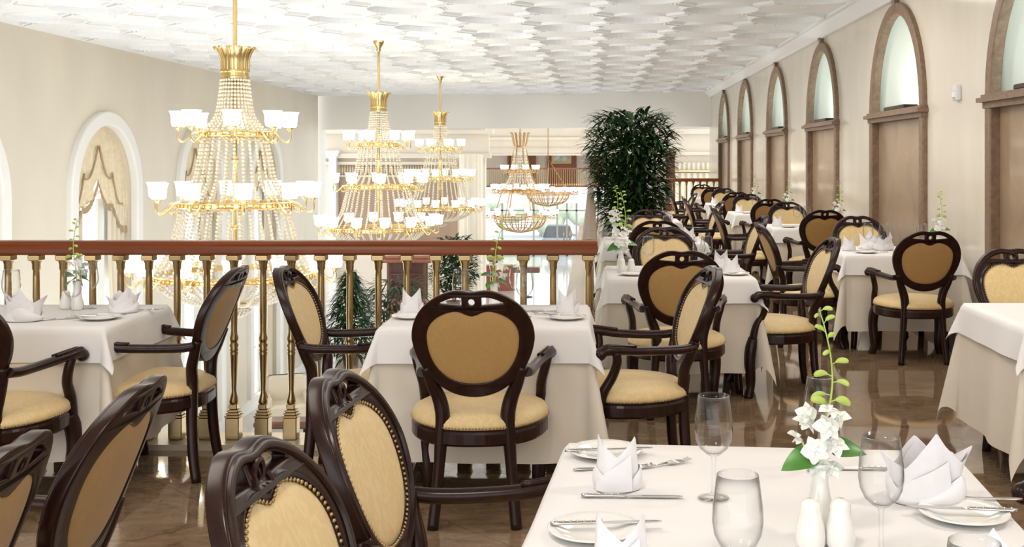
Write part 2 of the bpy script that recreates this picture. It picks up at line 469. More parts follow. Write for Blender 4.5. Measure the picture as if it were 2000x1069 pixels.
for k, (a, b) in enumerate(WW):
    c = (a+b)/2
    e = struct(empty('window_%d' % (k+1), (XL, c, LZ)))
    zo = -LZ
    lo = arch_loop(a-c, b-c, .0, ZSW+zo); li = arch_loop(a-c, b-c, .12, ZSW+zo, inset=T)
    fill2d([lo, li], .14, .03, fn=lambda x, y, z: (.02+z, x, y)).build('window_frame', M['white'], e)
    mb = fill2d([arch_loop(a-c, b-c, .12, ZSW+zo, inset=T)], .01, fn=lambda x, y, z: (-.26+z, x, y))
    mb.build('pane', M['pane'], e)
    mb = MB()
    r = (b-a)/2-T
    for yy in (-r+.03, -r*.36, r*.36, r-.03): mb.box(-.29, -.22, yy-.035, yy+.035, .12, ZSW+zo+.2)
    for zz in (.12, 1.2, 3.0, ZSW+zo): mb.box(-.29, -.22, -r, r, zz-.03, zz+.03)
    mb.build('mullion', M['white'], e)
    # curtains: damask valance in the arch head, two side drapes and a sheer
    w = ['leftmost partly cut off', 'left', 'middle', 'right'][k]
    w2 = ['at the left edge of the frame', 'left of the first chandelier', 'directly behind the first chandelier', 'behind the right side of the first chandelier'][k]
    ce = empty('window_curtain', (XL-.02, c, ZSW-.5), 0, 'gold swagged curtain in the arched window '+w2, 'curtain', 'arched window curtains')
    zz0 = .5
    def low(s):      # lower edge of the valance, s = -1..1
        q = abs(s)
        scal = .13*abs(sin(q*pi*2.0+.0))
        return ZSW + .19 - .78*q**.95 - scal
    mb = MB(); rows = []
    NN = 72
    for i in range(NN+1):
        s = -1 + 2*i/NN; yy = s*r*.995
        zt = ZSW + sqrt(max(r*r - yy*yy, 0)); zb = min(low(s), zt-.001)
        rows.append([(-.10 + .025*sin(s*26)*(q/8) , yy, zt + (zb-zt)*q/8 - (ZSW-.5)) for q in range(9)])
    mb.loft(rows, close=False); mb.build('valance', M['drape'], ce)
    mb = MB(); rows = []
    for i in range(NN+1):
        s = -1 + 2*i/NN; yy = s*r*.995
        zt = ZSW + sqrt(max(r*r - yy*yy, 0)); zb = min(low(s), zt-.001)
        rows.append([(-.085, yy, zb+.02-(ZSW-.5)), (-.085+.012*(i % 2), yy, zb-.09-(ZSW-.5))])
    mb.loft(rows, close=False); mb.build('fringe', M['fringe'], ce)
    mb = MB()
    for (s0, s1, dz) in ((-.02, -.45, 0), (.02, .45, 0), (-.45, -.8, -.42), (.45, .8, -.42)):
        pts = []
        for q in range(9):
            t = q/8; yy = (s0+(s1-s0)*t)*r
            pts.append((-.075, yy, ZSW+.72 - .5*t - .18*sin(pi*t) + dz - (ZSW-.5)))
        mb.tube(pts, .014, 6)
    mb.build('cord', M['fringe'], ce)
    for sg in (-1, 1):
        mb = MB()
        tp = lambda yy, t, sg=sg: yy + sg*(.30*max(0, min(1, (t-.15)/.4)) - .12*max(0, (t-.6)/.4))*(1-abs(yy)/r)
        wavy(mb, (min(sg*r*.98, sg*r*.40), max(sg*r*.98, sg*r*.40)), .25, LZ+.15-(ZSW-.5), .05, .16, n=14, taper=tp, base=-.13)
        mb.build('drape', M['drape2'], ce)
    mb = MB(); wavy(mb, (r*.10, r*.5), .4, LZ+.15-(ZSW-.5), .03, .2, base=-.18)
    mb.build('sheer', M['sheer'], ce)

# ------------------------------------------------------------------ railings
def baluster_mesh():
    mb = MB()
    for w, z0, z1 in ((.036, .03, .145), (.040, .145, .158), (.034, .158, .172), (.029, .172, .186), (.022, .186, .215)):
        mb.bbox(-w, w, -w, w, z0, z1, .004)
    prof = [(.022,.215),(.026,.225),(.016,.262),(.0135,.275),(.0135,.29),(.020,.47),(.0215,.482),(.018,.49),(.023,.497),(.018,.505),(.024,.522),
            (.017,.535),(.022,.545),(.023,.56),(.0175,.58),(.0165,.60),(.0185,.70),(.0175,.88),(.0165,.915),(.021,.925),(.0215,.95),(.027,.968)]
    mb.lathe(prof, 14)
    mb.bbox(-.032, .032, -.032, .032, .968, 1.0, .004)
    return mb
bal0 = baluster_mesh().build('baluster', M['brass'])
bal_me = bal0.data; bpy.data.objects.remove(bal0)
def bal(parent, loc):
    o = bpy.data.objects.new('baluster', bal_me); C.objects.link(o); o.parent = parent; o.location = loc
rp = [(-.040, 1.0), (-.046, 1.012), (-.046, 1.030), (-.040, 1.045), (-.043, 1.058), (-.034, 1.072), (0, 1.076), (.034, 1.072), (.043, 1.058), (.040, 1.045), (.046, 1.030), (.046, 1.012), (.040, 1.0)]
YR = 5.80
e = empty('balustrade', (-2, YR, 0), 0, 'front brass balustrade with red mahogany handrail behind the two nearest tables', 'railing')
mb = MB().loft([[(x, yy, z) for yy, z in rp] for x in (-4.6, 2.03)], caps=True, smooth=False); mb.build('handrail', M['rail'], e)
bx = [16,71,124,181,236,291,346,404,457,514,569,627,683,739,795,852,908,964,1022,1080,1149]
for px in bx: bal(e, ((px-VX)*YR/F+2, 0, 0))
for i in range(1, 9): bal(e, ((16-VX)*YR/F+2-.153*i, 0, 0))
e = empty('balustrade', (-.01, 6.2, 0), 0, 'brass balustrade running away from the camera along the walkway edge', 'railing')
mb = MB().loft([[(x, yy, z) for x, z in rp] for yy in (-.34, 18.8)], caps=True, smooth=False); mb.build('handrail', M['stone'], e)
for i in range(94): bal(e, (0, -.2+.2*i, 0))
e = empty('balustrade', (1.4, 25.05, 0), 0, 'far brass balustrade with red handrail closing the walkway beyond the last chairs', 'railing')
mb = MB().loft([[(x, yy, z) for yy, z in rp] for x in (-1.3, 1.5)], caps=True, smooth=False); mb.build('handrail', M['rail'], e)
for i in range(18): bal(e, (-1.25+.155*i, 0, 0))

# ------------------------------------------------------------------ far end of the atrium
# gallery at Y=60
m = MB().box(-13, 7, 59.4, 63.2, -.75, 0).box(-13, 7, 59.3, 59.4, -.85, -.35).box(-13, 7, 59.25, 59.4, -.12, .02)
struct(m.build('trim_3', M['white']))
m = MB().box(-13, 7, 59.0, 59.5, 1.72, ZC+.6).box(-13, 7, 58.9, 59.0, 1.72, 1.80).box(-13, 7, 58.85, 59.0, 2.55, 2.7).box(-13, 7, 58.9, 59.0, 2.1, 2.14)
struct(m.build('trim_4', M['beige']))
m = MB().box(-13, 7, 28, 63.2, ZC+.6, ZC+.8)
struct(m.build('ceiling', M['ceil']))
m = MB().box(-13, 7, 62.6, 62.8, 0, 3.6)
struct(m.build('wall_far', M['beige']))
for i, (xa, xb) in enumerate(((-4.7, -3.2), (-2.45, -.9), (.2, 1.2))):
    mb = MB().box(xa, xb, 62.5, 62.6, 0, 2.6).box(xa-.06, xa+.06, 62.45, 62.5, 0, 2.6).box(xb-.06, xb+.06, 62.45, 62.5, 0, 2.6)
    o = mb.build('wall_panel', M['mahog']); struct(o); o.name = 'trim_%d' % (20+i)
for (xc, w, zc, h, mt, lab) in ((-4.1, .9, 1.35, 1.3, 'paint1', 'framed dark landscape painting on a mahogany panel of the far gallery'),
                                (-1.7, 1.1, 1.62, .7, 'print', 'wide pale framed print hanging on the far gallery wall'),
                                (.35, .8, 1.2, 1.0, 'paint2', 'warm toned painting in a black frame at right of the far gallery')):
    t = empty('painting', (xc, 62.45, zc-h/2), 0, lab, 'painting')
    fill2d([[(-w/2,0),(w/2,0),(w/2,h),(-w/2,h)], [(-w/2+.1,.1),(w/2-.1,.1),(w/2-.1,h-.1),(-w/2+.1,h-.1)]], .06, .01, fn=lambda x, y, z: (x, -.03+z, y)).build('picture_frame', M['gold2'] if mt != 'paint2' else M['wood'], t)
    MB().box(-w/2+.08, w/2-.08, -.04, 0, .08, h-.08).build('canvas', M[mt], t)
e = empty('balustrade', (-2.5, 59.6, 0), 0, 'distant gallery balustrade with thin brass uprights above the white floor edge', 'railing')
MB().box(-4, 4.5, -.04, .04, .98, 1.06).box(-4, 4.5, -.05, .05, 0, .10).build('handrail', M['mahog'], e)
mb = MB().box(-.012, .012, -.012, .012, .1, .98).box(-.03, .03, -.03, .03, .1, .2)
gb = mb.build('upright', M['brass'], e); gb.location = (-3.0, 0, 0)
for i in range(1, 62):
    o = gb.copy(); C.objects.link(o); o.location = (-3.0+.1*i, 0, 0)
# window wall below the gallery
e = struct(empty('window_5', (-2.5, 63, LZ)))
mb = MB()
for x in (-4.4, -2.6, -.8, .55, 1.1, 1.65, 2.7, 4.6): mb.box(x-.05, x+.05, -.05, .05, 0, 3.3)
for z in (0, 2.55, 3.25): mb.box(-7, 7, -.05, .05, z, z+.08)
mb.build('mullion', M['mull'], e)
MB().box(-7, 7, -.005, .005, 0, 3.3).build('pane', M['pane'], e)
mb = MB()
for x in (.93, 1.27): mb.tube([(x, -.12, .7), (x, -.12, 1.7)], .035, 8)
mb.build('door_handle', M['brass'], e)
# car outside
t = empty('car', (-2.05, 67.5, LZ-.1), 0, 'dark car parked outside the glass doors of the lower hall', 'car')
body = [[(sx*w, yy, z) for sx, z in ((-1,.3),(-1,.75),(-.94,.95),(.94,.95),(1,.75),(1,.3))] for yy, w in ((-2.2,.82),(-2.0,.92),(0,.96),(2,.92),(2.2,.8))]
MB().loft(body, caps=True, smooth=False).build('body', M['car'], t)
cab = [[(-.88*s, yo*s2, z), (.88*s, yo*s2, z), (.88*s, yo2*s2, z), (-.88*s, yo2*s2, z)] for z, s, yo, yo2, s2 in ((.95,1,-1.2,1.6,1),(1.5,.78,-.55,1.2,1),(1.58,.7,-.4,1.0,1))]
MB().loft(cab, caps=True, smooth=False).build('windscreen', M['black'], t)
for sx in (-1, 1):
    for yy in (-1.4, 1.4):
        mb = MB().tube([(sx*.78, yy, .33), (sx*.98, yy, .33)], .33, 18); mb.build('wheel', M['black'], t)
for sx in (-1, 1): MB().bbox(sx*.7-.16, sx*.7+.16, -2.24, -2.1, .62, .76, .02).build('headlight', M['silver'], t)
for sx in (-1, 1): MB().bbox(sx*1.02-.1, sx*1.02+.1, -.95, -.8, .98, 1.12, .03).build('mirror', M['car'], t)
mb = MB()
random.seed(3)
for i in range(26):
    x = -9+i*.75; mb.ball((x+random.uniform(-.2,.2), 80, LZ+1.6+random.uniform(-.5,1.2)), random.uniform(.7, 1.3), 10, 6)
tag(mb.build('hedge', M['hedge']), 'pale green hedge outside behind the parked car', 'hedge', kind='stuff')

# left wing at Y=44
YW = 44.0
def wx(px, Y=YW): return (px-VX)*Y/F
def wz(py, Y=YW): return H-(py-VY)*Y/F
m = MB().box(-14, wx(948), YW, YW+.4, LZ, ZC+.6)
struct(m.build('wall_wing', M['beige']))
m = MB().box(-14, wx(960), YW-.35, YW, wz(309), wz(300)).box(-14, wx(956), YW-.2, YW, wz(300), wz(262)).box(-14, wx(965), YW-.5, YW, wz(262), wz(254))
m.box(-14, wx(893), YW-.18, YW, wz(322), wz(316))
struct(m.build('trim_5', M['beige']))
m = MB()
for i in range(46): m.tube([(wx(664)+.105*i, YW-.02, wz(342)), (wx(664)+.105*i, YW-.02, wz(323))], .045, 6)
m.box(wx(660), wx(893), YW-.12, YW, wz(346), wz(342))
struct(m.build('trim_6', M['ledge']))
m = MB().box(wx(662), wx(735), YW-.05, YW, wz(470), wz(346)).box(wx(745), wx(893), YW-.05, YW, wz(470), wz(346))
struct(m.build('trim_7', M['tan']))
for (px0, px1, nm) in ((648, 660, 'column'), ):
    t = empty('column', (wx(654), YW-.3, LZ), 0, 'tall pale pilaster with moulded capital left of the second chandelier', 'column')
    MB().box(-.14, .14, -.14, .14, 0, wz(310)-LZ).build('shaft', M['lintel'], t)
    z = wz(310)-LZ
    MB().box(-.17, .17, -.17, .17, z, z+.1).box(-.23, .23, -.23, .23, z+.1, z+.2).box(-.28, .28, -.28, .28, z+.2, z+.32).build('capital', M['lintel'], t)
t = empty('column', (wx(920, 42), 42, LZ), 0, 'tall fluted pale marble column between the chandeliers and the far gallery', 'column')
mb = MB(); n = 60; rr = .42
ringp = [[((rr+.025*cos(j*2*pi/n*15))*cos(2*pi*j/n), (rr+.025*cos(j*2*pi/n*15))*sin(2*pi*j/n), z) for j in range(n)] for z in (0.25, 5.7)]
mb.loft(ringp, smooth=True); mb.build('shaft', M['drape2'], t)
MB().box(-.5, .5, -.5, .5, 0, .25).build('plinth', M['lintel'], t)

# right: wall with pleated valance behind the far balustrade
m = MB().box(.4, XR+1.5, 33, 33.2, LZ, ZC+.3).box(.4, XR+1.5, 32.8, 33, wz(262, 33), wz(252, 33)).box(.4, XR+1.5, 32.85, 33, wz(303, 33), wz(297, 33))
struct(m.build('wall_annex', M['beige']))
t = empty('window_curtain', (2.7, 32.7, LZ), 0, 'cream pleated curtain with gold trimmed ruffle behind the far balustrade', 'curtain')
mb = MB(); rows = []
for z in (wz(334, 33), wz(318, 33)): rows.append([(-2.3+.02*i, .04*sin(i*.9), z-LZ) for i in range(200)])
mb.loft(rows, close=False); mb.build('ruffle', M['drape2'], t)
mb = MB(); rows = []
for z in (.05, wz(338, 33)-LZ): rows.append([(-2.3+.02*i, .12+.03*sin(i*.7), z) for i in range(200)])
mb.loft(rows, close=False); mb.build('drape', M['drape2'], t)
mb = MB(); mb.tube([(-2.3, -.08, wz(334, 33)-LZ), (1.7, -.08, wz(334, 33)-LZ)], .035, 6); mb.build('gold_trim', M['gold'], t)
t = empty('column', (1.95, 27.2, 0), 0, 'dark red wooden post beside the plant at the end of the walkway', 'column')
MB().bbox(-.11, .11, -.11, .11, 0, 1.62, .01).build('shaft', M['mahog'], t)
MB().bbox(-.14, .14, -.14, .14, 1.62, 1.70, .01).build('cap', M['mahog'], t)

# wall sensor
t = empty('motion_sensor', (XR, 9.12, 1.99), 0, 'small white motion sensor box high on the right wall between two arches', 'sensor')
MB().bbox(-.045, 0, -.05, .05, 0, .13, .008).build('housing', M['devgrey'], t)
MB().bbox(-.055, -.04, -.038, .038, .02, .075, .006).build('lens', M['white'], t)

# ================================================================== CHAIR
def yb(x, z):
    s = max(0, (z-.47)/.53)
    return -.225 - .195*s**1.15 + .45*x*x
ZCB = .785
def outer_pt(a, ins=0.0):
    ca, sa = cos(a), sin(a)
    x = (.240-ins)*math.copysign(abs(ca)**.96, ca)
    up = .205-ins if sa > 0 else .243-ins
    z = ZCB + up*math.copysign(abs(sa)**.96, sa)
    if sa > 0: z -= .014*math.exp(-(x/.045)**2)
    else: x *= 1 - .10*abs(sa)
    return x, z
def inner_pt(a, ins=0.0):
    ca, sa = cos(a), sin(a)
    x = (.186-ins)*math.copysign(abs(ca)**.86, ca)
    up = .124-ins if sa > 0 else .192-ins
    z = ZCB + up*math.copysign(abs(sa)**.86, sa)
    if sa > 0: z -= .026*math.exp(-(x/.040)**2)
    else: x *= 1 - .06*abs(sa)
    return x, z
def seat_pt(a, s=1.0):
    ca, sa = cos(a), sin(a); n = .8
    x = .292*math.copysign(abs(ca)**n, ca); y = .272*math.copysign(abs(sa)**n, sa)
    if y < 0: x *= 1 + .55*y
    return x*s, y*s
def make_chair():
    root = empty('dining_armchair')
    NA = 96
    out = [outer_pt(2*pi*i/NA) for i in range(NA)]
    inn = [inner_pt(2*pi*i/NA, -.004) for i in range(NA)]
    loops = [out, inn]
    for sg in (-1, 1):
        sl = []
        for q in range(13):
            x = sg*(.033 + .098*q/12); t = q/12
            sl.append((x, ZCB + .205*sqrt(max(0, 1-(x/.24)**2)) - .016 - .014*math.exp(-(x/.045)**2)))
        for q in range(12, -1, -1):
            x = sg*(.033 + .098*q/12); t = q/12
            sl.append((x, ZCB + .205*sqrt(max(0, 1-(x/.24)**2)) - .016 - .014*math.exp(-(x/.045)**2) - .044*(1-t**2*.72)))
        loops.append(sl)
    loops.append([(.0195*cos(2*pi*q/16), .940+.0195*sin(2*pi*q/16)) for q in range(16)])
    fr = fill2d(loops, .036, .006, 2, fn=lambda x, y, z: (x, yb(x, y)-z, y))
    # raised mouldings on the front
    fy = .020
    p = [outer_pt(2*pi*i/NA, .010) for i in range(NA)]
    fr.tube([(x, yb(x, z)+fy-.002, z) for x, z in p], [(.009, .010)]*NA, 8, ref=(0,1,0), closed=True)
    p = [inner_pt(2*pi*i/NA, -.015) for i in range(NA)]
    fr.tube([(x, yb(x, z)+fy-.004, z) for x, z in p], [(.007, .008)]*NA, 6, ref=(0,1,0), closed=True)
    fr.tube([(.021*cos(2*pi*q/16), yb(0, .94)+fy-.002, .940+.021*sin(2*pi*q/16)) for q in range(16)], .0065, 6, closed=True, ref=(0,1,0))
    for sg in (-1, 1):   # carved scrolls beside the central ring
        pts = [(sg*.026, .935), (sg*.034, .918), (sg*.024, .908), (sg*.006, .915)]
        pts = spline([(x, yb(x, z)+fy, z) for x, z in pts], 3)
        fr.tube(pts, .006, 6)
    fr.build('backrest_frame', M['wood'], root, auto=42)
    # pads
    def pad(nm, mat, sgn, off, dome, parent):
        mb = MB(); rings = []
        for k, d in ((0, 0), (.03, .35), (.10, .62), (.25, .85), (.5, .96), (.75, 1), (.97, 1)):
            rg = []
            for i in range(NA):
                x, z = inner_pt(2*pi*i/NA, -.005)
                x *= 1-k; z = ZCB-.02 + (z-ZCB+.02)*(1-k)
                rg.append((x, yb(x, z) + sgn*(off+dome*d), z))
            rings.append(rg if sgn < 0 else rg[::-1])
        mb.loft(rings, caps=False); o = len(mb.v)
        mb.f.append(tuple(range(o-NA, o))); mb.sm.append(True)
        return mb.build(nm, mat, parent)
    pad('backrest_pad', M['fab'], 1, .008, .020, root)
    tag(pad('back_panel', M['fabshade'], -1, .008, .010, root), 'plain gold fabric, browned for shade, on the rear of the backrest')
    # nails round the front pad
    mb = MB(); pts = [inner_pt(2*pi*i/480, -.003) for i in range(480)]
    acc = 0; last = pts[0]; nails = [pts[0]]
    for q in pts[1:]:
        if hypot(q[0]-nails[-1][0], q[1]-nails[-1][1]) > .0118: nails.append(q)
    for x, z in nails: mb.ball((x, yb(x, z)+.0195, z), .0048, 6, 4)
    mb.build('nail_trim', M['nail'], root)
    # seat
    NS = 56
    mb = MB(); rings = []
    for s, z in ((.97, .40), (1.0, .412), (1.0, .428), (.965, .444), (.87, .458), (.7, .468), (.45, .474), (.2, .476), (.05, .4765)):
        rings.append([(*seat_pt(2*pi*i/NS, s), z + .004*sin(2*pi*i/NS)) for i in range(NS)])
    mb.loft(rings); o = len(mb.v); mb.f.append(tuple(range(o-NS, o))); mb.sm.append(True); mb.build('seat_cushion', M['fab'], root)
    mb = MB(); rings = []
    for s, z in ((.86, .335), (.97, .335), (1.0, .345), (1.0, .385), (.985, .395), (.99, .405), (.9, .407)):
        rings.append([(*seat_pt(2*pi*i/NS, s), z) for i in range(NS)])
    mb.loft(rings, smooth=False); o = len(mb.v)
    mb.f.append(tuple(o-NS+j for j in range(NS))); mb.sm.append(False)
    mb.build('seat_frame', M['wood'], root)
    mb = MB(); prev = None
    for i in range(600):
        x, y = seat_pt(2*pi*i/600, 1.0)
        if prev and hypot(x-prev[0], y-prev[1]) < .0125: continue
        prev = (x, y); mb.ball((x, y, .411), .0046, 6, 4)
    mb.build('seat_nail_trim', M['nail'], root)
    for sg in (-1, 1):
        # front cabriole leg
        pts = spline([(sg*.235, .185, .37), (sg*.252, .205, .30), (sg*.256, .212, .22), (sg*.248, .205, .13), (sg*.246, .205, .07), (sg*.254, .215, .03), (sg*.262, .224, .0)], 4)
        n = len(pts); rad = []
        for i in range(n):
            t = i/(n-1)
            rad.append(.040 - .006*t - .014*t*t if t < .78 else .0268 - .0 + .016*(t-.78))
        MB().tube(pts, rad, 10).build('leg', M['wood'], root)
        # rear leg running up into the backrest
        pts = spline([(sg*.196, yb(.196, .665)-.0, .665), (sg*.172, yb(.172, .59), .59), (sg*.148, -.228, .53), (sg*.133, -.226, .46), (sg*.138, -.226, .38), (sg*.146, -.228, .26), (sg*.158, -.238, .12), (sg*.170, -.258, 0)], 4)
        n = len(pts)
        rad = [(.020+.011*sin(pi*min(1, i/(n-1)/.8)), .023+.004*sin(pi*min(1, i/(n-1)))) for i in range(n)]
        rad = [(max(a, .0235 if i > n*.55 else a), b) for i, (a, b) in enumerate(rad)]
        MB().tube(pts, rad, 10, ref=(1,0,0)).build('leg', M['wood'], root)
        # arm
        pts = spline([(sg*.212, yb(.212, .645)-.004, .640), (sg*.224, -.20, .632), (sg*.236, -.10, .632), (sg*.258, .02, .637), (sg*.286, .11, .646), (sg*.298, .165, .647), (sg*.299, .190, .632)], 4)
        n = len(pts)
        rad = [(.021, .022) if i < n*.55 else (.021+.006*((i/n-.55)/.45), .022+.009*((i/n-.55)/.45)) for i in range(n)]
        a = MB().tube(pts, rad, 10)
        a.ball(pts[-1], .029, 10, 7)
        for dx in (-.009, .009):
            a.tube([(q[0]+dx, q[1], q[2]+.021) for q in pts[int(n*.5):]], .0065, 6)
        ao = a.build('armrest', M['wood'], root)
        pts = spline([(sg*.290, .115, .640), (sg*.276, .110, .585), (sg*.260, .13, .52), (sg*.256, .17, .45), (sg*.252, .19, .37)], 4)
        n = len(pts)
        MB().tube(pts, [.020+.005*(i/(n-1)) for i in range(n)], 10).build('arm_support', M['wood'], ao)
    return root
CH = make_chair()
CHG = 'dark mahogany dining armchairs with gold upholstery'
def chair(x, y, deg, label): return place(CH, (x, y, 0), radians(deg), label, CHG, 'chair')

# ================================================================== TABLES
def drape(w, d, drop, zt, tip=.95, flare=.06, K=.30, amp=.010, freq=9, seed=0, div=10, nd=10):
    rnd = random.Random(seed); ph = [rnd.uniform(0, 6.28) for _ in range(8)]
    R = .014
    def axis(s):
        a = [-s/2 - drop*(1-i/nd) for i in range(nd)]
        b = [-s/2 + s*i/(div*2) for i in range(div*2+1)]
        return a + b + [-q for q in a[::-1]]
    us, vs_ = axis(w), axis(d)
    def hang(a):
        if a < R*pi/2: return R*sin(a/R), R*(1-cos(a/R))
        return R + flare*(a-R*pi/2), R + (a-R*pi/2)*sqrt(1-flare*flare)
    rows = []
    for u in us:
        row_ = []
        for v in vs_:
            a = max(abs(u)-w/2, 0); b = max(abs(v)-d/2, 0)
            su, sv = math.copysign(1, u), math.copysign(1, v)
            cx, cy = max(-w/2, min(w/2, u)), max(-d/2, min(d/2, v))
            if a == 0 and b == 0:
                row_.append((u, v, zt)); continue
            if a > 0 and b > 0:
                r = hypot(a, b); phi = atan2(b, a); s2 = sin(2*phi)
                r *= 1-(1-tip)*s2
                o, z = hang(r); kk = K*s2**1.5
                o += max(0, r-.02)*kk; z = z - max(0, r-.02)*(1-sqrt(1-min(.9, kk)**2))
                ang = phi
                row_.append((cx+su*o*cos(ang), cy+sv*o*sin(ang), zt-z)); continue
            r = a+b; o, z = hang(r)
            along = (v if a > 0 else u); side = (0 if a > 0 else 1)*2 + (0 if (su if a > 0 else sv) > 0 else 1)
            L = (d if a > 0 else w)/2
            edge = (1-(abs(along)/L)**4)
            wv = amp*(r/drop)*(sin(freq*along+ph[side])+.6*sin(freq*2.1*along+ph[side+4]))*edge
            o += wv + amp*(r/drop)*.8
            row_.append((cx+su*o, cy, zt-z) if a > 0 else (cx, cy+sv*o, zt-z))
        rows.append(row_)
    mb = MB(); mb.loft(rows, close=False); return mb

def table(x, y, w, d, deg, who, seed, near=True):
    rz = radians(deg)
    t = empty('dining_table', (x, y, 0), rz, 'dark wooden legs beneath the %s' % who, 'table', 'cloth covered dining tables')
    MB().bbox(-w/2+.012, w/2-.012, -d/2+.012, d/2-.012, .715, .742, .006).build('tabletop', M['wood'], t)
    for sx in (-1, 1):
        for sy in (-1, 1):
            lx, ly = sx*(w/2-.10), sy*(d/2-.10)
            pts = spline([(lx, ly, .715), (lx, ly, .5), (lx, ly, .3), (lx+sx*.01, ly+sy*.01, .12), (lx+sx*.02, ly+sy*.02, 0)], 3)
            MB().tube(pts, [(.036-.012*i/(len(pts)-1)) for i in range(len(pts))], 8).build('leg', M['wood'], t)
    u = drape(w, d, .60, .746, tip=.80, flare=.04, K=.20, amp=.016, freq=8, seed=seed, nd=12).build('tablecloth', M['under'])
    u.location = (x, y, 0); u.rotation_euler = (0, 0, rz)
    tag(u, 'long cream underlay cloth on the %s' % who, 'tablecloth', 'cream under cloths')
    o = drape(w+.012, d+.012, .165, .7505, tip=.97, flare=.10, K=.34, amp=.007, freq=7, seed=seed+50, nd=7).build('tablecloth', M['cloth'])
    o.location = (x, y, 0); o.rotation_euler = (0, 0, rz)
    tag(o, 'short white top cloth on the %s' % who, 'tablecloth', 'white top cloths')

N = {}
N['T1'] = 'foreground table at bottom right'
N['T0'] = 'table at the left edge beside the balustrade'
N['T2'] = 'middle table in front of the balustrade'
N['T3'] = 'table just right of the handrail end'
N['T4'] = 'table by the right wall before the second arch'
N['T5'] = 'bare table cut off by the right edge'
N['T3b'] = 'inner row table just before the big plant'
N['T3c'] = 'inner row table hidden behind the big plant'
N['T3d'] = 'far inner row table beyond the big plant'
N['T6'] = 'second wall row table'
N['T7'] = 'third wall row table'
N['T8'] = 'fourth wall row table'
N['T9'] = 'farthest wall row table'
TB = {'T1': (.372, 2.165, .975, 1.40, -5), 'T0': (-2.66, 5.31, .93, .74, 0), 'T2': (-.485, 5.30, .92, .75, .5), 'T3': (.57, 7.37, .92, .80, 0),
      'T4': (2.455, 9.09, .90, .83, 0), 'T5': (2.415, 5.34, .92, .82, 0), 'T3b': (.58, 10.3, .90, .80, 0), 'T3c': (.62, 13.6, .90, .80, 0),
      'T3d': (.62, 16.9, .90, .80, 0), 'T6': (2.43, 12.42, .86, .80, 0), 'T7': (2.43, 15.6, .86, .80, 0), 'T8': (2.43, 18.75, .86, .80, 0), 'T9': (2.43, 21.9, .86, .8, 0)}
for i, (k, a) in enumerate(TB.items()): table(*a, N[k], i*3+1)

# ------------------------------------------------------------------ chairs round the tables
chair(-.478, 4.72, 1, 'armchair seen squarely from behind at the middle table before the balustrade')
chair(-1.075, 5.27, -91, 'armchair facing right at the left side of the middle table')
chair(.185, 5.22, 98, 'armchair facing left at the right side of the middle table')
chair(-2.095, 5.28, 91, 'armchair facing left toward the white table at the left edge')
chair(-2.56, 4.70, 0, 'armchair cut off by the left edge, seen from behind at the left table')
chair(-.222, 2.60, -94.5, 'foreground armchair left of the front table, cream fabric and nails in view, farther one')
chair(-.222, 1.94, -95, 'foreground armchair at the bottom centre with only its back top in frame')
chair(-1.44, 2.53, 93, 'foreground armchair at bottom left showing its rear panel, coloured browner for shade')
chair(-1.455, 1.99, 94, 'armchair in the bottom left corner, mostly out of the frame')
chair(1.29, 2.55, 86, 'armchair at the bottom right edge with only an arm in frame')
chair(.51, 6.60, 0, 'armchair seen from behind at the table right of the handrail end')
chair(1.19, 7.20, 94, 'armchair facing left at the table right of the handrail end')
chair(.555, 7.98, 180, 'armchair facing the camera at the far side of the table right of the handrail end')
chair(.555, 9.66, 0, 'armchair seen from behind at the inner row table before the big plant')
chair(1.19, 10.1, 93, 'armchair facing left at the inner row table before the big plant')
chair(.60, 10.98, 180, 'armchair facing the camera directly in front of the big plant')
chair(1.22, 13.6, 93, 'armchair facing left at the inner row table behind the big plant')
chair(.62, 14.3, 180, 'armchair facing the camera just behind the big plant')
chair(1.20, 16.9, 92, 'armchair facing left at the far inner row table beyond the plant')
chair(2.43, 8.29, 0, 'armchair seen from behind at the wall table before the second arch')
chair(2.42, 9.62, 180, 'armchair facing the camera behind the glasses of the wall table before the second arch')
chair(1.76, 8.97, -88, 'armchair facing right at the wall table before the second arch')
chair(2.41, 5.93, 180, 'armchair cut off by the right edge behind the bare table, nails round its back')
chair(2.38, 11.62, 0, 'armchair seen from behind at the second wall row table')
chair(2.37, 12.98, 180, 'armchair facing the camera at the second wall row table')
chair(1.75, 12.3, -90, 'armchair facing right at the second wall row table')
chair(2.33, 14.75, 0, 'armchair seen from behind at the third wall row table')
chair(2.34, 16.15, 180, 'armchair facing the camera at the third wall row table')
chair(1.68, 15.35, -90, 'armchair facing right at the third wall row table')
chair(2.31, 17.85, 0, 'armchair seen from behind at the fourth wall row table')
chair(2.38, 19.4, 180, 'armchair facing the camera at the fourth wall row table')
chair(1.70, 18.7, -90, 'armchair facing right at the fourth wall row table')
chair(2.30, 21.0, 0, 'armchair seen from behind at the farthest wall row table')
chair(2.30, 22.5, 180, 'armchair facing the camera at the farthest wall row table')
chair(1.68, 21.8, -90, 'armchair facing right at the farthest wall row table')

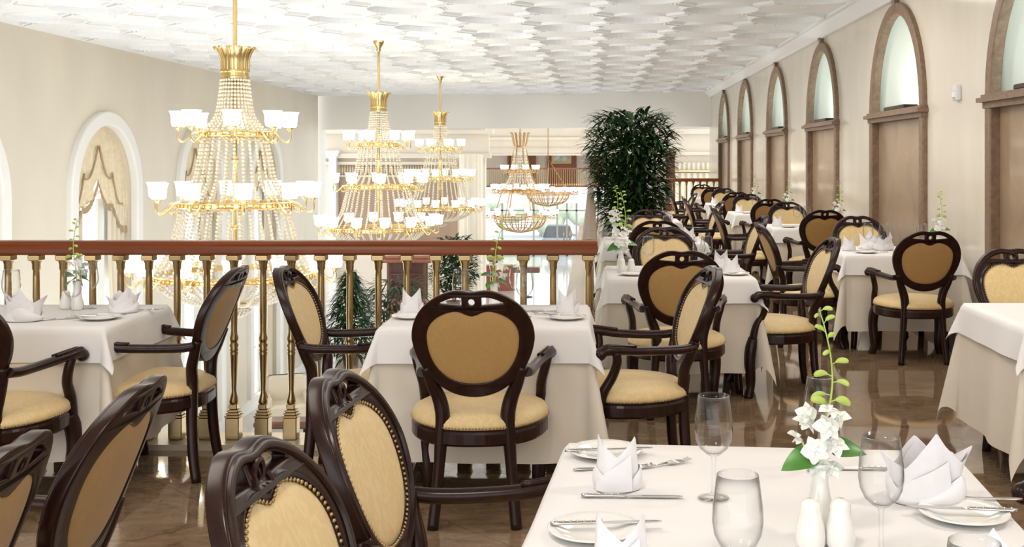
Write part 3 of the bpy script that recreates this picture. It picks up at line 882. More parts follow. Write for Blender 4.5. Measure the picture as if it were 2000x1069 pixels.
# ================================================================== TABLEWARE
ZT = .7515
def lathe_obj(name, prof, mat, n=28): return MB().lathe(prof, n).build(name, mat)
P_plate = lathe_obj('side_plate', [(.001,.004),(.045,.004),(.056,.006),(.072,.012),(.0915,.0165),(.093,.0155),(.092,.0135),(.074,.0085),(.055,.0),(.045,.0),(.001,.001)], M['china'], 40)
P_glass = lathe_obj('wine_glass', [(.001,.0015),(.034,.0015),(.0345,.003),(.020,.006),(.007,.011),(.0045,.018),(.004,.045),(.0042,.085),(.007,.094),(.018,.100),(.031,.112),(.0395,.130),(.0425,.150),(.0415,.175),(.038,.203),(.0345,.228),(.0338,.2285),(.0372,.203),(.0405,.175),(.0415,.150),(.0385,.130),(.030,.113),(.017,.102),(.001,.099)], M['glass'], 32)
P_shaker = None
def make_shaker():
    t = empty('salt_shaker')
    mb = MB().lathe([(.001,.0),(.026,.0),(.0285,.006),(.029,.022),(.0265,.042),(.021,.062),(.0195,.072),(.020,.079),(.0165,.087),(.009,.0915),(.001,.0925)], 28)
    return mb.build('salt_shaker', M['china'])
bpy_sh = make_shaker()
for o in list(bpy.data.objects):
    if o.name == 'salt_shaker' and o.type == 'EMPTY': bpy.data.objects.remove(o)
P_shaker = bpy_sh; P_shaker.name = 'salt_shaker'
P_vase = lathe_obj('bud_vase', [(.001,.0),(.024,.0),(.027,.006),(.029,.025),(.027,.05),(.021,.08),(.0165,.105),(.017,.125),(.0215,.143),(.0205,.144),(.016,.126),(.0155,.105),(.018,.08),(.001,.06)], M['china'], 28)
def make_knife(nm='table_knife', L=.225):
    t = empty(nm)
    prof = [(-L/2, .004), (-L/2+.01, .0075), (-L/2+.03, .0065), (-L/2+.07, .0055), (-L/2+.095, .0065), (-L/2+.10, .004)]
    mb = MB().tube([(x, 0, .005) for x, r in prof], [(.0038, r) for x, r in prof], 8)
    for i in range(6): mb.ball((-L/2+.012+.014*i, 0, .0075), .0034, 6, 4)
    mb.build('handle', M['silver'], t)
    mb = MB(); b = [(-L/2+.098, .0045), (-L/2+.12, .0085), (L/2-.04, .0095), (L/2-.012, .007), (L/2, .001)]
    mb.loft([[(x, -w*.6, .003), (x, w, .0035), (x, w, .0045), (x, -w*.6, .0055)] for x, w in b], caps=True, smooth=False)
    mb.build('blade', M['silver'], t)
    return t
P_knife = make_knife()
def make_fork():
    t = empty('table_fork'); L = .19
    prof = [(-L/2, .003), (-L/2+.015, .008), (-L/2+.05, .005), (.0, .0032), (L/2-.06, .004)]
    MB().tube([(x, 0, .004 + .008*max(0, x/L+.1)) for x, r in prof], [(.0024, r) for x, r in prof], 8).build('handle', M['silver'], t)
    mb = MB().loft([[(x, -w, z), (x, w, z), (x, w, z+.002), (x, -w, z+.002)] for x, w, z in ((L/2-.062,.004,.006),(L/2-.05,.010,.006),(L/2-.04,.011,.005))], caps=True, smooth=False)
    for k in range(4):
        y = -.009+.006*k; mb.tube([(L/2-.042, y, .006), (L/2-.015, y, .005), (L/2+.005, y, .010)], [.0017, .0016, .0008], 5)
    mb.build('tines', M['silver'], t); return t
P_fork = make_fork()
def napkin(seed, peaks, rb=.050, el=.72, hbase=.070, cuff=1.0):
    rnd = random.Random(seed); mb = MB(); n = 96; nz = 9
    def sheet(rs, hs, z0, top=.84):
        rows = []
        for q in range(nz+1):
            t = q/nz; rg = []
            for j in range(n):
                a = 2*pi*j/n; h = hbase*hs; push = 0
                for (pa, ph, wd, lean) in peaks:
                    dd = abs((a-radians(pa)+pi) % (2*pi)-pi)/radians(wd)
                    if dd < 1:
                        h = max(h, (hbase + ph*(1-dd))*hs); push = max(push, lean*(1-dd))
                wr = .004*sin(a*3+seed)*(1-t*.5) + .0022*sin(a*7+2*seed)*(1-t)
                r = rb*rs*(1-(1-top)*t) + wr + push*t*t
                rg.append((r*cos(a), r*el*sin(a), z0 + h*t))
            rows.append(rg)
        mb.loft(rows)
    sheet(1.0, 1.0, .003)
    sheet(.84, .90, .003, .80)
    # turned up cuff with an overlapping flap
    rows = []
    for (k, z) in ((1.0, .001), (1.10, .006), (1.15, .018), (1.12, .032), (1.02, .036)):
        rg = []
        for j in range(n):
            a = 2*pi*j/n; w = .006*sin(a*2+seed)+.003*sin(a*5+seed*3)
            kk = 1+(k-1)*cuff*(1+.6*sin(a*2+seed*2)); r = rb*kk+.004*sin(a*3+seed)
            rg.append((r*cos(a), r*el*sin(a), max(.001, z*(1+.5*sin(a*2+seed)*min(1, z/.02)))))
        rows.append(rg)
    mb.loft(rows)
    pl = []
    for i in range(9):
        t = i/8; a = radians(215+95*t)
        pl.append([(rb*1.13*cos(a), rb*1.13*el*sin(a), .004), (rb*1.10*cos(a), rb*1.10*el*sin(a), .020+.030*t), (rb*1.0*cos(a), rb*1.0*el*sin(a), .030+.055*t)])
    mb.loft(pl, close=False)
    mb.v = [(x, y, max(z, .001)) for x, y, z in mb.v]
    return mb.build('folded_napkin', M['napkin'])
P_napA = napkin(1, [(198, .066, 98, .002), (340, .060, 92, .002)], hbase=.060, cuff=.55)
P_napB = napkin(2, [(195, .045, 62, .034), (290, .085, 66, .004), (5, .055, 60, .036), (100, .06, 60, .010)], rb=.064, hbase=.050, cuff=1.6)
P_napC = napkin(5, [(180, .06, 60, .020), (262, .075, 55, .0), (345, .045, 60, .038)], rb=.060, hbase=.050, cuff=1.6)

def leaf_mesh(L, W, cup=.15, droop=.3, n=7, heart=False):
    mb = MB(); rows = []
    for i in range(n+1):
        t = i/n
        w = W*sin(pi*min(1, t**.7))**.8 if not heart else W*(sin(pi*t**.62)**.75)
        w = max(w, .0005)
        z = -droop*L*t*t
        rows.append([(L*t*.98, -w, z+cup*w), (L*t*.98, -w*.5, z+cup*w*.25), (L*t, 0, z), (L*t*.98, w*.5, z+cup*w*.25), (L*t*.98, w, z+cup*w)])
    mb.loft(rows, close=False); return mb
def make_flower():
    mb = MB()
    for k in range(5):
        a = 2*pi*k/5+.3
        lw = .0135 if k in (0, 2) else .010
        ln = .026
        lf = leaf_mesh(ln, lw, .25, .25, 5)
        mb.add([(x*cos(a)-y*sin(a), x*sin(a)+y*cos(a), z+.003) for x, y, z in lf.v], lf.f, True)
    mb.tube([(0,0,-.012),(0,0,0),(0,.003,.010)], [.0015,.003,.0055], 8, caps=True)
    return mb
def make_bud(): 
    mb = MB()
    mb.tube(spline([(0,0,0),(.010,0,.004),(.022,0,.006),(.034,0,.002),(.040,0,-.004)], 3), [.0012+.0062*sin(pi*max(0,min(1,(i-3)/9.3)))**.8 for i in range(13)], 8)
    return mb
def make_orchid(seed=1):
    rnd = random.Random(seed)
    t = empty('orchid_spray')
    stem = spline([(0,0,.0),(.004,0,.05),(.012,0,.10),(.024,0,.165),(.022,0,.225),(.010,0,.285),(-.002,0,.325)], 5)
    MB().tube(stem, [.0030-.002*i/(len(stem)-1) for i in range(len(stem))], 7).build('stem', M['bud'], t)
    fm = make_flower().build('flower', M['petal'], t); bm = make_bud().build('bud', M['bud'], t); lm = leaf_mesh(.075, .030, .2, .35, 9, True).build('leaf', M['orchidleaf'], t)
    spots = [(-.026,-.012,.075),(.006,-.026,.070),(.020,-.020,.035),(-.012,-.028,.030),(-.036,.0,.045),(.012,-.018,.100),(.030,.004,.080),(-.004,-.012,-.005),(.016,-.014,-.008),(-.018,.016,.085)]
    for i, (x, y, z) in enumerate(spots):
        o = fm if i == 0 else fm.copy()
        if i: C.objects.link(o)
        o.location = (x*1.3, y*1.1, z*1.08+.018); o.rotation_euler = (radians(50+rnd.uniform(-30,40)), rnd.uniform(-.5,.5), rnd.uniform(-.9,.9)); s = rnd.uniform(.95, 1.25); o.scale = (s,s,s)
    for i in range(12):
        o = bm if i == 0 else bm.copy()
        if i: C.objects.link(o)
        f = .40+.58*(i+rnd.uniform(-.4,.4))/11; f = max(.4, min(1, f)); p = stem[int(f*(len(stem)-1))]
        o.location = p; s = 1.05-.5*i/11+rnd.uniform(-.12,.12)
        o.scale = (s,s,s); o.rotation_euler = (rnd.uniform(-.6,.6), rnd.uniform(-1.0,.35), (0 if i % 2 else pi)+rnd.uniform(-.9,.9))
    for i, (rz, ry, loc) in enumerate(((pi+.25, .1, (-.008,-.01,.035)), (-.15, -.15, (.016,0,.045)), (1.6, .1, (0,.012,.03)))):
        o = lm if i == 0 else lm.copy()
        if i: C.objects.link(o)
        o.location = loc; o.rotation_euler = (-.55 if i == 0 else .5, ry, rz)
    return t
P_orch = make_orchid()

def plate(x, y, who, z=ZT): return place(P_plate, (x, y, z), 0, who, 'white side plates', 'plate')
def glass(x, y, who, z=ZT, s=None): return place(P_glass, (x, y, z), random.uniform(0, 6), who, 'stemmed wine glasses', 'glass', s)
def nap(p, x, y, deg, who, z=ZT, s=None): return place(p, (x, y, z), radians(deg), who, 'folded white napkins', 'napkin', s)
def knife(x, y, deg, who, z=ZT): return place(P_knife, (x, y, z), radians(deg), who, 'silver knives', 'knife')
def fork(x, y, deg, who, z=ZT): return place(P_fork, (x, y, z), radians(deg), who, 'silver forks', 'fork')
def shakers(x, y, dx, who):
    place(P_shaker, (x, y, ZT), 0, 'white china shaker, left of the pair on the '+who, 'salt and pepper shakers', 'shaker')
    place(P_shaker, (x+dx, y, ZT), 0, 'white china shaker, right of the pair on the '+who, 'salt and pepper shakers', 'shaker')
def vase(x, y, who, deg=0, s=1.0, zs=1.0, tilt=0):
    place(P_vase, (x, y, ZT), 0, 'white china bud vase on the '+who, 'white bud vases', 'vase')
    o = place(P_orch, (x, y, ZT+.125), radians(deg), 'white orchid spray with green buds on the '+who, 'orchid sprays', 'flowers', s)
    o.rotation_euler = (0, tilt, radians(deg))

# foreground table
W = N['T1']; W = 'foreground table'
plate(.035, 2.79, 'white side plate at the far left corner of the foreground table')
knife(.045, 2.775, 8, 'small knife lying across the plate at the far left corner of the foreground table', ZT+.014)
plate(.005, 2.20, 'white side plate behind the near left napkin of the foreground table')
knife(.03, 2.215, 4, 'small knife on the plate behind the near left napkin of the foreground table', ZT+.014)
plate(.778, 2.30, 'white side plate at the right side of the foreground table')
knife(.775, 2.305, 172, 'small knife lying across the right side plate of the foreground table', ZT+.014)
nap(P_napA, .056, 2.50, 0, 'two peaked napkin at far left of the foreground table, left of the glasses')
nap(P_napA, .050, 1.955, 4, 'two peaked napkin at the bottom edge, near left of the foreground table')
nap(P_napB, .730, 2.42, -10, 'large spreading napkin at the right of the foreground table, behind the right plate', ZT, 1.15)
nap(P_napA, .715, 1.87, 10, 'napkin in the bottom right corner of the foreground table')
knife(.09, 2.435, -2, 'long silver knife pointing right in front of the far left napkin of the foreground table')
knife(.64, 2.655, 175, 'long knife behind the orchid on the foreground table')
fork(.05, 2.66, 8, 'fork lying behind the far left napkin of the foreground table')
fork(.155, 2.68, 28, 'fork angled right of the far left napkin on the foreground table')
fork(.85, 2.42, 176, 'fork at the right edge behind the right plate of the foreground table')
glass(.270, 2.43, 'tall wine glass at left centre of the foreground table, far one')
glass(.242, 1.82, 'wine glass nearest the camera at bottom centre of the foreground table')
glass(.545, 2.07, 'wine glass right of the orchid on the foreground table')
glass(.552, 2.64, 'wine glass directly behind the orchid on the foreground table')
glass(.522, 1.50, 'wine glass with only its rim in frame at the bottom right of the foreground table')
shakers(.424, 2.13, .058, W)
vase(.457, 2.20, W, 0, 1.0)
# left table
W = 'left table by the balustrade'
nap(P_napC, -2.63, 5.11, 10, 'loose napkin on the left table nearest the left edge', ZT, 1.25)
nap(P_napB, -2.29, 5.38, 30, 'folded napkin at the right side of the left table', ZT, .95)
plate(-2.30, 5.16, 'white side plate at the near right corner of the left table')
knife(-2.30, 5.16, 15, 'knife on the plate at the near right corner of the left table', ZT+.014)
knife(-2.49, 5.15, 30, 'knife between the napkin and plate of the left table')
fork(-2.22, 5.45, 5, 'fork beside the right napkin of the left table')
glass(-2.74, 5.20, 'wine glass farthest left on the left table')
glass(-2.45, 5.20, 'wine glass in front of the orchid on the left table')
glass(-2.52, 5.53, 'wine glass right of the orchid on the left table')
shakers(-2.635, 5.52, .06, W)
vase(-2.56, 5.48, W, 160, 1.0)
# middle table
W = 'middle table before the balustrade'
nap(P_napA, -.88, 5.38, 6, 'two peaked napkin at the left of the middle table')
nap(P_napA, -.12, 5.38, -4, 'two peaked napkin at the right of the middle table')
plate(-.115, 5.17, 'white side plate at the near right of the middle table')
knife(-.155, 5.175, 165, 'knife lying on the right plate of the middle table', ZT+.014)
plate(-.85, 5.20, 'white side plate at the near left of the middle table')
fork(-.20, 5.30, 150, 'fork left of the right napkin on the middle table')
knife(-.22, 5.42, 4, 'knife left of the right napkin at the back of the middle table')
glass(-.617, 5.21, 'wine glass above the left half of the middle table chair back')
glass(-.366, 5.47, 'wine glass behind its twin at the right of the orchid on the middle table')
glass(-.318, 5.23, 'wine glass in front of its twin at the right of the middle table')
vase(-.475, 5.40, W, 150, 1.0, tilt=-.18)
# table at the end of the handrail
W = 'table right of the handrail end'
shakers(.203, 7.30, .062, W)
vase(.20, 7.44, W, 10, 1.25)
plate(.27, 7.13, 'white side plate near the shakers on the table right of the handrail end')
plate(.935, 7.15, 'white side plate at the right of the table right of the handrail end')
nap(P_napA, .915, 7.23, 0, 'two peaked napkin on the right of the table at the handrail end', ZT+.008, 1.0)
glass(.385, 7.45, 'wine glass left of the chair back on the table right of the handrail end')
glass(.725, 7.42, 'wine glass right of the chair back on the table right of the handrail end')
glass(.785, 7.50, 'second glass of the pair at the right of the table by the handrail end')
nap(P_napA, .90, 7.62, 180, 'napkin at the far right of the table by the handrail end')
# wall table before second arch
W = 'wall table before the second arch'
nap(P_napA, 2.115, 9.05, 0, 'two peaked napkin at the left of the wall table before the second arch')
plate(2.20, 8.82, 'white side plate at near left of the wall table before the second arch')
knife(2.15, 8.97, 140, 'knife at the left of the wall table before the second arch')
glass(2.255, 8.97, 'wine glass left of the pair on the wall table before the second arch')
glass(2.365, 8.90, 'wine glass right of the pair on the wall table before the second arch')
nap(P_napB, 2.42, 9.10, 40, 'spreading napkin in the middle of the wall table before the second arch', ZT, 1.15)
nap(P_napC, 2.33, 9.22, 0, 'smaller napkin behind the glasses of the wall table before the second arch')
glass(2.68, 8.93, 'wine glass above the chair back on the wall table before the second arch')
vase(2.87, 9.10, W, 0, 1.1)
# remaining tables
for key, who in (('T3b', 'inner row table before the plant'), ('T6', 'second wall row table'), ('T7', 'third wall row table'), ('T8', 'fourth wall row table'), ('T9', 'farthest wall row table'), ('T3c', 'inner table behind the plant'), ('T3d', 'far inner row table')):
    x, y, w, d, _ = TB[key]
    inner = key.startswith('T3')
    nap(P_napA, x-.34 if not inner else x+.33, y-.02, 0, 'two peaked napkin on the '+who)
    if key in ('T3c', 'T3d', 'T9'): continue
    plate(x-.25 if not inner else x+.30, y-.24, 'white side plate on the '+who)
    if key == 'T3b': nap(P_napB, x+.12, y+.25, 20, 'spreading napkin at the back of the '+who)
    glass(x-.12 if not inner else x-.22, y-.05, 'wine glass left of its neighbour on the '+who)
    glass(x-.02 if not inner else x+.12, y-.12, 'wine glass right of its neighbour on the '+who)
    vase(x+.36 if not inner else x-.36, y+.05, who, random.uniform(-30, 30), 1.15)

# ================================================================== PLANTS
def foliage(n, rx, rz, zc, L, W, seed, shape='tall', droop=.5):
    rnd = random.Random(seed); mb = MB()
    for i in range(n):
        while True:
            a = rnd.uniform(0, 2*pi); q = rnd.uniform(-1, 1); r = rnd.random()**.55
            if r*r + q*q*.75 < 1.15: break
        wid = 1.0
        if shape == 'vase': wid = .62 + .38*(q+1)/2*1.1
        if shape == 'cone': wid = max(.12, .62-.5*q)
        x, y, z = rx*wid*r*cos(a), rx*wid*r*sin(a), zc+rz*q
        lf = leaf_mesh(L*rnd.uniform(.7, 1.3), W*rnd.uniform(.8, 1.2), .2, droop, 4)
        az = a+rnd.uniform(-.9, .9); el = rnd.uniform(-.2, .9)
        ca, sa, ce, se = cos(az), sin(az), cos(el), sin(el)
        vs = []
        for (u, v, w_) in lf.v:
            u2, w2 = u*ce - w_*se, u*se + w_*ce
            vs.append((x+u2*ca-v*sa, y+u2*sa+v*ca, z+w2))
        mb.add(vs, lf.f, True)
    return mb
def plant(name, loc, label, n, rx, rz, zc, L, W, seed, shape, mat, trunks=5, pot=.22, droop=.5):
    t = empty(name, loc, 0, label, 'plant')
    MB().lathe([(.001,0),(pot*.75,0),(pot,.38),(pot*1.08,.38),(pot*1.08,.43),(pot*.92,.43),(pot*.9,.36),(.001,.36)], 24, smooth=False).build('pot', M['pot'], t)
    mb = MB(); rnd = random.Random(seed+9)
    for k in range(trunks):
        a = rnd.uniform(0, 6.28); r0 = pot*.4*rnd.random(); r1 = rx*.55*rnd.random()
        mb.tube(spline([(r0*cos(a), r0*sin(a), .35), (r0*1.3*cos(a), r0*1.3*sin(a), zc-rz*.5), (r1*cos(a), r1*sin(a), zc+rz*.55)], 5), [.022, .021, .02, .018, .017, .016, .014, .012, .011, .009, .006], 6)
    mb.build('trunk', M['bark'], t)
    foliage(n, rx, rz, zc, L, W, seed, shape, droop).build('foliage', mat, t)
    return t
plant('potted_tree', (.44, 12.15, 0), 'large bushy dark green indoor tree rising behind the inner row tables', 4200, .50, .67, 1.36, .155, .018, 11, 'vase', M['leafd'], 6, .24, .45)
plant('potted_fig', (-6.45, 29.5, LZ), 'weeping fig with drooping leaves on the lower floor seen between the balusters', 1100, .75, 1.15, 1.35, .28, .035, 12, 'cone', M['leaf'], 4, .25, .8)
plant('potted_palm', (-5.6, 31.5, LZ), 'dark palm on the lower floor right of the weeping fig', 500, .8, .8, 1.3, .5, .03, 13, 'tall', M['leafd'], 3, .25, .6)
plant('potted_tree', (-4.95, 39.5, LZ), 'dark leafy indoor tree on the lower floor behind the middle table', 1300, .8, 1.0, 1.7, .28, .05, 14, 'tall', M['leafd'], 4, .25, .5)

# ------------------------------------------------------------------ lower hall furniture
t = empty('bar_cabinet', (-6.1, 36.5, LZ), 0, 'dark red wooden display cabinet with glass front on the lower floor between plants', 'cabinet')
mb = MB().bbox(-.65, .65, -.25, .25, 0, .9, .02); mb.build('base_cupboard', M['mahog'], t)
mb = MB()
for x in (-.6, 0, .6): mb.box(x-.04, x+.04, -.22, -.14, .9, 2.1)
mb.box(-.65, .65, .1, .2, .9, 2.1)
for z in (1.3, 1.7): mb.box(-.6, .6, -.15, .15, z, z+.03)
mb.build('shelf', M['wood2'], t)
mb = MB().bbox(-.85, .85, -.35, .3, 2.1, 2.22, .03).bbox(-.75, .75, -.3, .25, 2.22, 2.3, .02); mb.build('cornice', M['mahog'], t)
t = empty('armchair', (-6.35, 23.0, LZ), radians(200), 'cream lounge armchair on the lower floor below the balustrade', 'chair')
MB().bbox(-.42, .42, -.4, .4, .12, .45, .06).build('seat', M['cream'], t)
MB().bbox(-.42, .42, -.45, -.28, .3, .95, .06).build('backrest', M['cream'], t)
for sx in (-1, 1): MB().bbox(sx*.42-.09, sx*.42+.09, -.4, .4, .12, .62, .05).build('armrest', M['cream'], t)
t = empty('bench', (-5.9, 21.2, LZ), 0, 'low brown bench on the lower floor behind the baluster bases', 'bench')
MB().bbox(-.55, .55, -.25, .25, .36, .5, .04).build('seat', M['wood2'], t)
for sx in (-1, 1): MB().bbox(sx*.45-.05, sx*.45+.05, -.2, .2, 0, .36, .01).build('leg', M['wood'], t)
t = empty('side_table', (-2.6, 44.0, LZ), 0, 'thin black stand with a wooden top on the pale lower floor', 'table')
MB().lathe([(.25,0),(.25,.03),(.03,.05),(.025,1.0)], 16).build('stand', M['black'], t)
MB().bbox(-.55, .55, -.3, .3, 1.0, 1.22, .02).build('top', M['wood2'], t)
t = empty('reception_desk', (-4.0, 46.5, LZ), 0, 'brown reception desk on the lower floor beyond the dark tree', 'desk')
MB().bbox(-.75, .75, -.3, .3, 0, 1.05, .02).build('front', M['mahog'], t)
MB().bbox(-.85, .85, -.4, .35, 1.05, 1.12, .02).build('counter', M['ledge'], t)

# ================================================================== CHANDELIERS
def shade_mesh():
    mb = MB().lathe([(.018,0),(.052,.003),(.061,.012),(.065,.04),(.067,.08),(.072,.113),(.083,.136),(.080,.136),(.069,.113),(.063,.08),(.061,.04),(.055,.014),(.001,.008)], 20)
    return mb
def arm_mesh(L=.25):
    mb = MB()
    pts = spline([(0,0,.0),(L*.25,0,.012),(L*.5,0,-.03),(L*.8,0,-.07),(L*1.03,0,-.05),(L*1.06,0,.0),(L,0,.045)], 4)
    mb.tube(pts, .009, 7)
    pts = spline([(L*.45,0,-.025),(L*.35,0,-.07),(L*.12,0,-.06),(L*.10,0,-.03),(L*.2,0,-.02)], 4)
    mb.tube(pts, .006, 6)
    mb.lathe([(.010,.02),(.036,.048),(.052,.060),(.020,.064)], 12, (L,0,0))
    return mb
sh0 = shade_mesh().build('shade', M['glow']); SHM = sh0.data; bpy.data.objects.remove(sh0)
am0 = arm_mesh().build('arm', M['gold']); AMG = am0.data; bpy.data.objects.remove(am0)
am1 = arm_mesh().build('arm', M['gold2']); AMG2 = am1.data; bpy.data.objects.remove(am1)
def beads(prof, strands, step=.034, r=.0145, ph=0):
    """strands of beads hanging along the profile (radius, height)"""
    mb = MB(); pp = spline(prof, 8)
    pts = [pp[0]]; acc = 0
    for a, b in zip(pp, pp[1:]):
        L = hypot(b[0]-a[0], b[1]-a[1]); k = 0
        while acc + L - k >= step:
            k += step-acc; acc = 0
            t = k/L; pts.append((a[0]+(b[0]-a[0])*t, a[1]+(b[1]-a[1])*t))
        acc += L-k
    prof0 = [(max(1e-5, r*sin(pi*i/4)), -r*cos(pi*i/4)) for i in range(5)]
    for s in range(strands):
        a = 2*pi*(s+ph)/strands
        for (rad, z) in pts: mb.lathe(prof0, 6, (rad*cos(a), rad*sin(a), z))
    return mb
def gold_ring(r, h=.05, th=.014):
    mb = MB().lathe([(r-th,-h/2),(r+th,-h/2),(r+th*1.4,-h/2+.008),(r+th,-h/2+.012),(r+th*.6,0),(r+th,h/2-.012),(r+th*1.4,h/2-.008),(r+th,h/2),(r-th,h/2),(r-th,-h/2)], 64, smooth=False)
    n = int(r*110)
    for i in range(n):
        a = 2*pi*i/n
        mb.ball((( r+th*1.1)*cos(a), (r+th*1.1)*sin(a), 0), .012, 6, 4)
    return mb
def crown(zb, r0=.115, h=.28):
    mb = MB().lathe([(r0,0),(r0+.012,.0),(r0+.012,.02),(r0+.003,.025),(r0+.003,.055),(r0+.014,.06),(r0+.014,.075),(r0,.08)], 40, (0,0,zb), smooth=False)
    for k in range(12):
        a = 2*pi*k/12
        path = spline([(r0*1.0,0,zb+.07),(r0*1.02,0,zb+.15),(r0*1.12,0,zb+.21),(r0*1.45,0,zb+h),(r0*1.6,0,zb+h-.02)], 3)
        wid = [.030,.031,.032,.033,.034,.035,.034,.034,.032,.03,.026,.018,.006]
        rows = []
        for p, w in zip(path, wid):
            rows.append([((p[0]-.012)*cos(a)-u*w*sin(a)-0, (p[0]-.012)*sin(a)+u*w*cos(a), p[2]) if abs(u) > .9 else (p[0]*cos(a)-u*w*sin(a), p[0]*sin(a)+u*w*cos(a), p[2]) for u in (-1,-.5,0,.5,1)])
        mb.loft(rows, close=False)
        mb.tube([(p[0]*1.03*cos(a), p[0]*1.03*sin(a), p[2]) for p in path], .006, 5)
    return mb
def shades(root, r, z, n, L=.25, ph=0.0, arm=None, scale=1.0):
    arm = arm or AMG
    for i in range(n):
        a = 2*pi*i/n+ph
        o = bpy.data.objects.new('arm', arm); C.objects.link(o); o.parent = root
        o.location = (r*cos(a), r*sin(a), z); o.rotation_euler = (0,0,a); o.scale = (scale*L/.25, scale, scale)
        s = bpy.data.objects.new('shade', SHM); C.objects.link(s); s.parent = o
        s.location = (.25, 0, .06); s.scale = (1*.25/L, 1, 1)
def make_chandelier(top):
    zb = .10
    root = empty('chandelier')
    Z = lambda z: z-zb
    mb = MB().tube([(0,0,Z(.35)), (0,0,Z(ZC)-.02)], .020, 10)
    for z, r in ((1.71,.045),(1.5,.034),(1.09,.05),(.9,.034),(.47,.055),(1.3,.03)): mb.ball((0,0,Z(z)), r, 12, 8)
    mb.lathe([(.02,-.16),(.035,-.14),(.03,-.11),(.06,-.06),(.075,-.03),(.08,0)], 20, (0,0,Z(ZC)))
    mb.build('rod', M['gold'], root)
    crown(Z(2.21)).build('crown', M['gold'], root)
    for r, z, n, ph, L in ((.29,1.725,8,.25,.175), (.49,1.105,10,.1,.18), (.69,.485,14,.06,.18)):
        g = gold_ring(r)
        for k in range(3 if r < .5 else 4):
            a = 2*pi*k/(3 if r < .5 else 4)+.4
            g.tube(spline([(r*cos(a), r*sin(a), 0), (r*.6*cos(a), r*.6*sin(a), -.05), (.02*cos(a), .02*sin(a), -.03)], 4), .007, 6)
        ro = g.build('gilt_ring', M['gold'], root); ro.location = (0,0,Z(z))
        shades(root, r, Z(z), n, L, ph)
    for i, (prof, st) in enumerate((([(.118,2.20),(.14,2.0),(.175,1.86),(.285,1.73)], 30), ([(.275,1.69),(.31,1.5),(.355,1.30),(.475,1.11)], 28), ([(.455,1.06),(.50,.9),(.55,.72),(.68,.49)], 34), ([(.67,.44),(.55,.33),(.36,.25),(.12,.22)], 32))):
        o = beads([(r, Z(z)) for r, z in prof], st, ph=i*.3).build('bead_curtain', M['crystal'], root); o['kind'] = 'stuff'
    mb = gold_ring(.11, .03); o = mb.build('gilt_ring', M['gold'], root); o.location = (0,0,Z(.215))
    o = beads([(.10,Z(.20)),(.13,Z(.17)),(.09,Z(.13)),(.02,Z(.11))], 20, .024, .011).build('bead_curtain', M['crystal'], root); o['kind'] = 'stuff'
    return root
CHN = make_chandelier(ZC)
place(CHN, (-3.14, 9.70, .10), 0, 'nearest and largest crystal bead chandelier with three tiers of glowing shades', 'crystal chandeliers over the atrium', 'chandelier')
place(CHN, (-3.13, 16.2, .10), .45, 'second crystal bead chandelier, between the nearest one and the smaller third', 'crystal chandeliers over the atrium', 'chandelier')
place(CHN, (-3.13, 22.8, .10), .2, 'third crystal bead chandelier, small behind the right side of the second', 'crystal chandeliers over the atrium', 'chandelier')
# basket chandeliers further on
def basket(loc, s, label, tall=True):
    root = empty('chandelier', loc, 0, label, 'chandelier')
    root.scale = (s, s, s)
    mb = MB()
    for (r, z) in ((1.18, 0), (1.18, .12)): mb.lathe([(r-.02,z-.02),(r+.02,z-.02),(r+.02,z+.02),(r-.02,z+.02),(r-.02,z-.02)], 40, smooth=False)
    for k in range(24):
        a = 2*pi*k/24
        mb.tube(spline([(1.18*cos(a),1.18*sin(a),.14),(1.12*cos(a),1.12*sin(a),-.15),(.8*cos(a),.8*sin(a),-.45),(.1*cos(a),.1*sin(a),-.62)], 4), .022, 5)
    for r, z in ((1.05,-.22),(.78,-.46)): mb.lathe([(r-.015,z-.015),(r+.015,z-.015),(r+.015,z+.015),(r-.015,z+.015),(r-.015,z-.015)], 40, smooth=False)
    mb.build('basket', M['gold2'], root)
    shades(root, 1.18, .12, 14, .30, .1, AMG2, 1.5)
    if tall:
        g = gold_ring(.80, .16, .04); o = g.build('gilt_ring', M['gold2'], root); o.location = (0,0,1.25)
        shades(root, .80, 1.25, 12, .28, .2, AMG2, 1.5)
        g = gold_ring(.45, .1, .03); o = g.build('gilt_ring', M['gold2'], root); o.location = (0,0,2.15)
        shades(root, .45, 2.15, 10, .26, .0, AMG2, 1.3)
        mb = MB()
        for k in range(6):
            a = 2*pi*k/6
            mb.tube([(1.18*cos(a),1.18*sin(a),.1),(.80*cos(a),.80*sin(a),1.25),(.45*cos(a),.45*sin(a),2.15),(.24*cos(a),.24*sin(a),3.3)], .018, 5)
        mb.tube([(0,0,3.3),(0,0,4.75)], .03, 8)
        mb.build('rod', M['gold2'], root)
        c = crown(3.2, .28, .65); c.build('crown', M['gold2'], root)
        o = beads([(.26,3.2),(.30,2.7),(.42,2.2)], 26, .07, .026).build('bead_curtain', M['crystal'], root); o['kind'] = 'stuff'
        o = beads([(.44,2.1),(.52,1.8),(.78,1.3)], 30, .07, .026).build('bead_curtain', M['crystal'], root); o['kind'] = 'stuff'
    else:
        mb = MB()
        for k in range(4):
            a = 2*pi*k/4; mb.tube([(1.18*cos(a),1.18*sin(a),.1),(0,0,2.0)], .02, 5)
        mb.tube([(0,0,2.0),(0,0,4.9)], .03, 8); mb.build('rod', M['gold2'], root)
    return root
basket((-3.14, 48.5, -1.1), .98, 'gilt basket chandelier hanging before the far gallery, several tiers of shades')
basket((-2.2, 56.0, -.30), .92, 'small gilt basket chandelier low behind the right side of the large basket one', False)

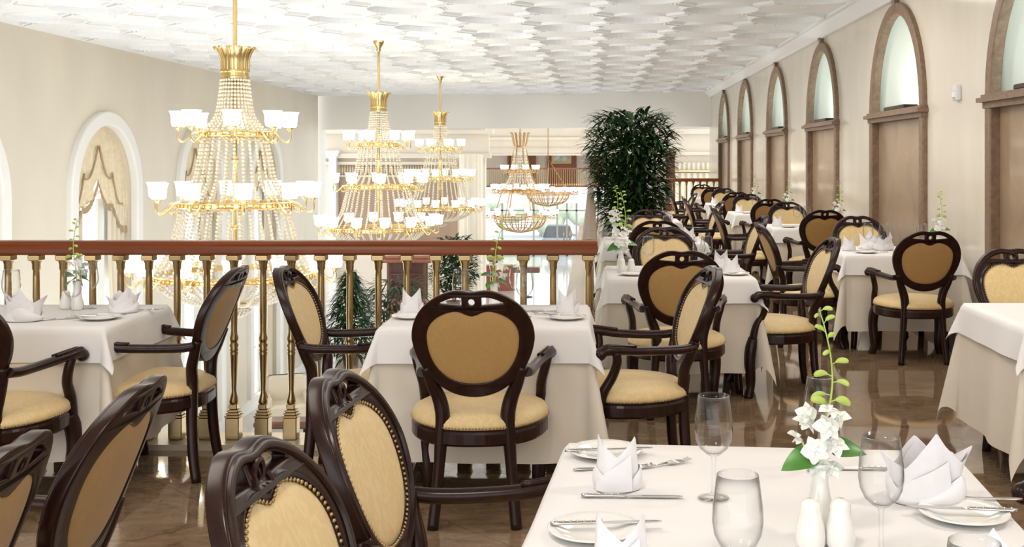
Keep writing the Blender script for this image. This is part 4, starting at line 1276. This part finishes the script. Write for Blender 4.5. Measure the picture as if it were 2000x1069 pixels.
# ================================================================== LIGHT
sc = bpy.context.scene
w = bpy.data.worlds.new('daylight'); sc.world = w; w.use_nodes = True
bg = w.node_tree.nodes['Background']; bg.inputs['Color'].default_value = (.95, .98, 1, 1); bg.inputs['Strength'].default_value = 2.2
def area(x, y, z, sx, sy, e, col=(1, .93, .84), rot=(0,0,0)):
    L = bpy.data.lights.new('area_light', 'AREA'); L.shape = 'RECTANGLE'; L.size = sx; L.size_y = sy; L.energy = e; L.color = col
    o = bpy.data.objects.new('area_light', L); C.objects.link(o); o.location = (x, y, z); o.rotation_euler = rot
    return o
area(-.5, 1.1, 3.15, .35, .35, 20)
area(2.2, 2.7, 3.15, .35, .35, 20)
area(1.4, 6.5, 3.15, 1.6, 2.0, 28)  # this and the next two: unseen overhead lights added for the seating
area(1.6, 10.5, 3.15, 1.6, 1.6, 28)
area(-2.0, 3.2, 3.15, 1.6, 1.6, 30)
def point(x, y, z, e, r=.25, col=(1, .88, .70)):
    L = bpy.data.lights.new('lamp', 'POINT'); L.energy = e; L.shadow_soft_size = r; L.color = col
    o = bpy.data.objects.new('lamp', L); C.objects.link(o); o.location = (x, y, z)
for yy in (14.2, 17.4, 20.6, 23.8):  # spots added to brighten the far part of the walkway
    L = bpy.data.lights.new('walkway_fill_spot', 'SPOT'); L.energy = 120; L.spot_size = radians(110); L.spot_blend = .6; L.shadow_soft_size = .05; L.color = (1, .93, .84)
    o = bpy.data.objects.new('walkway_fill_spot', L); C.objects.link(o); o.location = (1.6, yy, 3.17)
for yy in (36, 45, 54): area(-4, yy, 3.95, 5, 3, 170, (1, .95, .88))  # added fill for the far hall, hidden behind the lintel
area(-4.2, 12, -3.7, 5, 9, 170, (.95, .97, 1), (pi, 0, 0))  # unseen upward fill added low in the atrium to brighten the ceiling
def wall_fill(x, y, z, tx, ty, tz, e, size=100):
    L = bpy.data.lights.new('wall_fill_spot', 'SPOT'); L.energy = e; L.spot_size = radians(size); L.spot_blend = .8; L.shadow_soft_size = .06; L.color = (1, .96, .90)
    o = bpy.data.objects.new('wall_fill_spot', L); C.objects.link(o); o.location = (x, y, z)
    o.rotation_euler = Vector((tx-x, ty-y, tz-z)).to_track_quat('-Z', 'Y').to_euler()
for xx in (-6.2, -3.6, -1, 1.6): wall_fill(xx, 20.5, 2.95, xx, 29, 1.5, 240, 23)  # spots added to brighten the back lintel
for yy in (4.5, 8.0, 11.0, 14.5, 18.0, 21.5): wall_fill(.4, yy, 3.08, 3.05, yy+.8, .9, 60, 84)  # spots added to brighten the right wall
# daylight through the tall windows
for a, b in WW: area(XL-.6, (a+b)/2, -1.4, 2.2, 4.6, 330, (.97, .99, 1), (0, radians(-90), 0))
area(-2.5, 64.5, -2.3, 12, 3.4, 600, (.95, .98, 1), (radians(90), 0, 0))

# ================================================================== CAMERA
cam = bpy.data.cameras.new('camera'); co = bpy.data.objects.new('camera', cam); C.objects.link(co)
co.location = (0, 0, H); co.rotation_euler = (radians(90), 0, 0)
cam.sensor_width = 36; cam.sensor_fit = 'HORIZONTAL'; cam.lens = F/2000*36
cam.shift_x = -(VX-1000)/2000; cam.shift_y = -(534.5-VY)/2000
cam.clip_start = .05; cam.clip_end = 300
sc.camera = co
sc.view_settings.view_transform = 'Standard'
sc.view_settings.look = 'None'
sc.view_settings.exposure = 0.35
try:
    sc.cycles.use_denoising = True
    sc.cycles.max_bounces = 8; sc.cycles.diffuse_bounces = 4; sc.cycles.glossy_bounces = 4
    sc.cycles.transparent_max_bounces = 16
    sc.cycles.caustics_reflective = False; sc.cycles.caustics_refractive = False
    sc.cycles.sample_clamp_indirect = 6
except Exception: pass
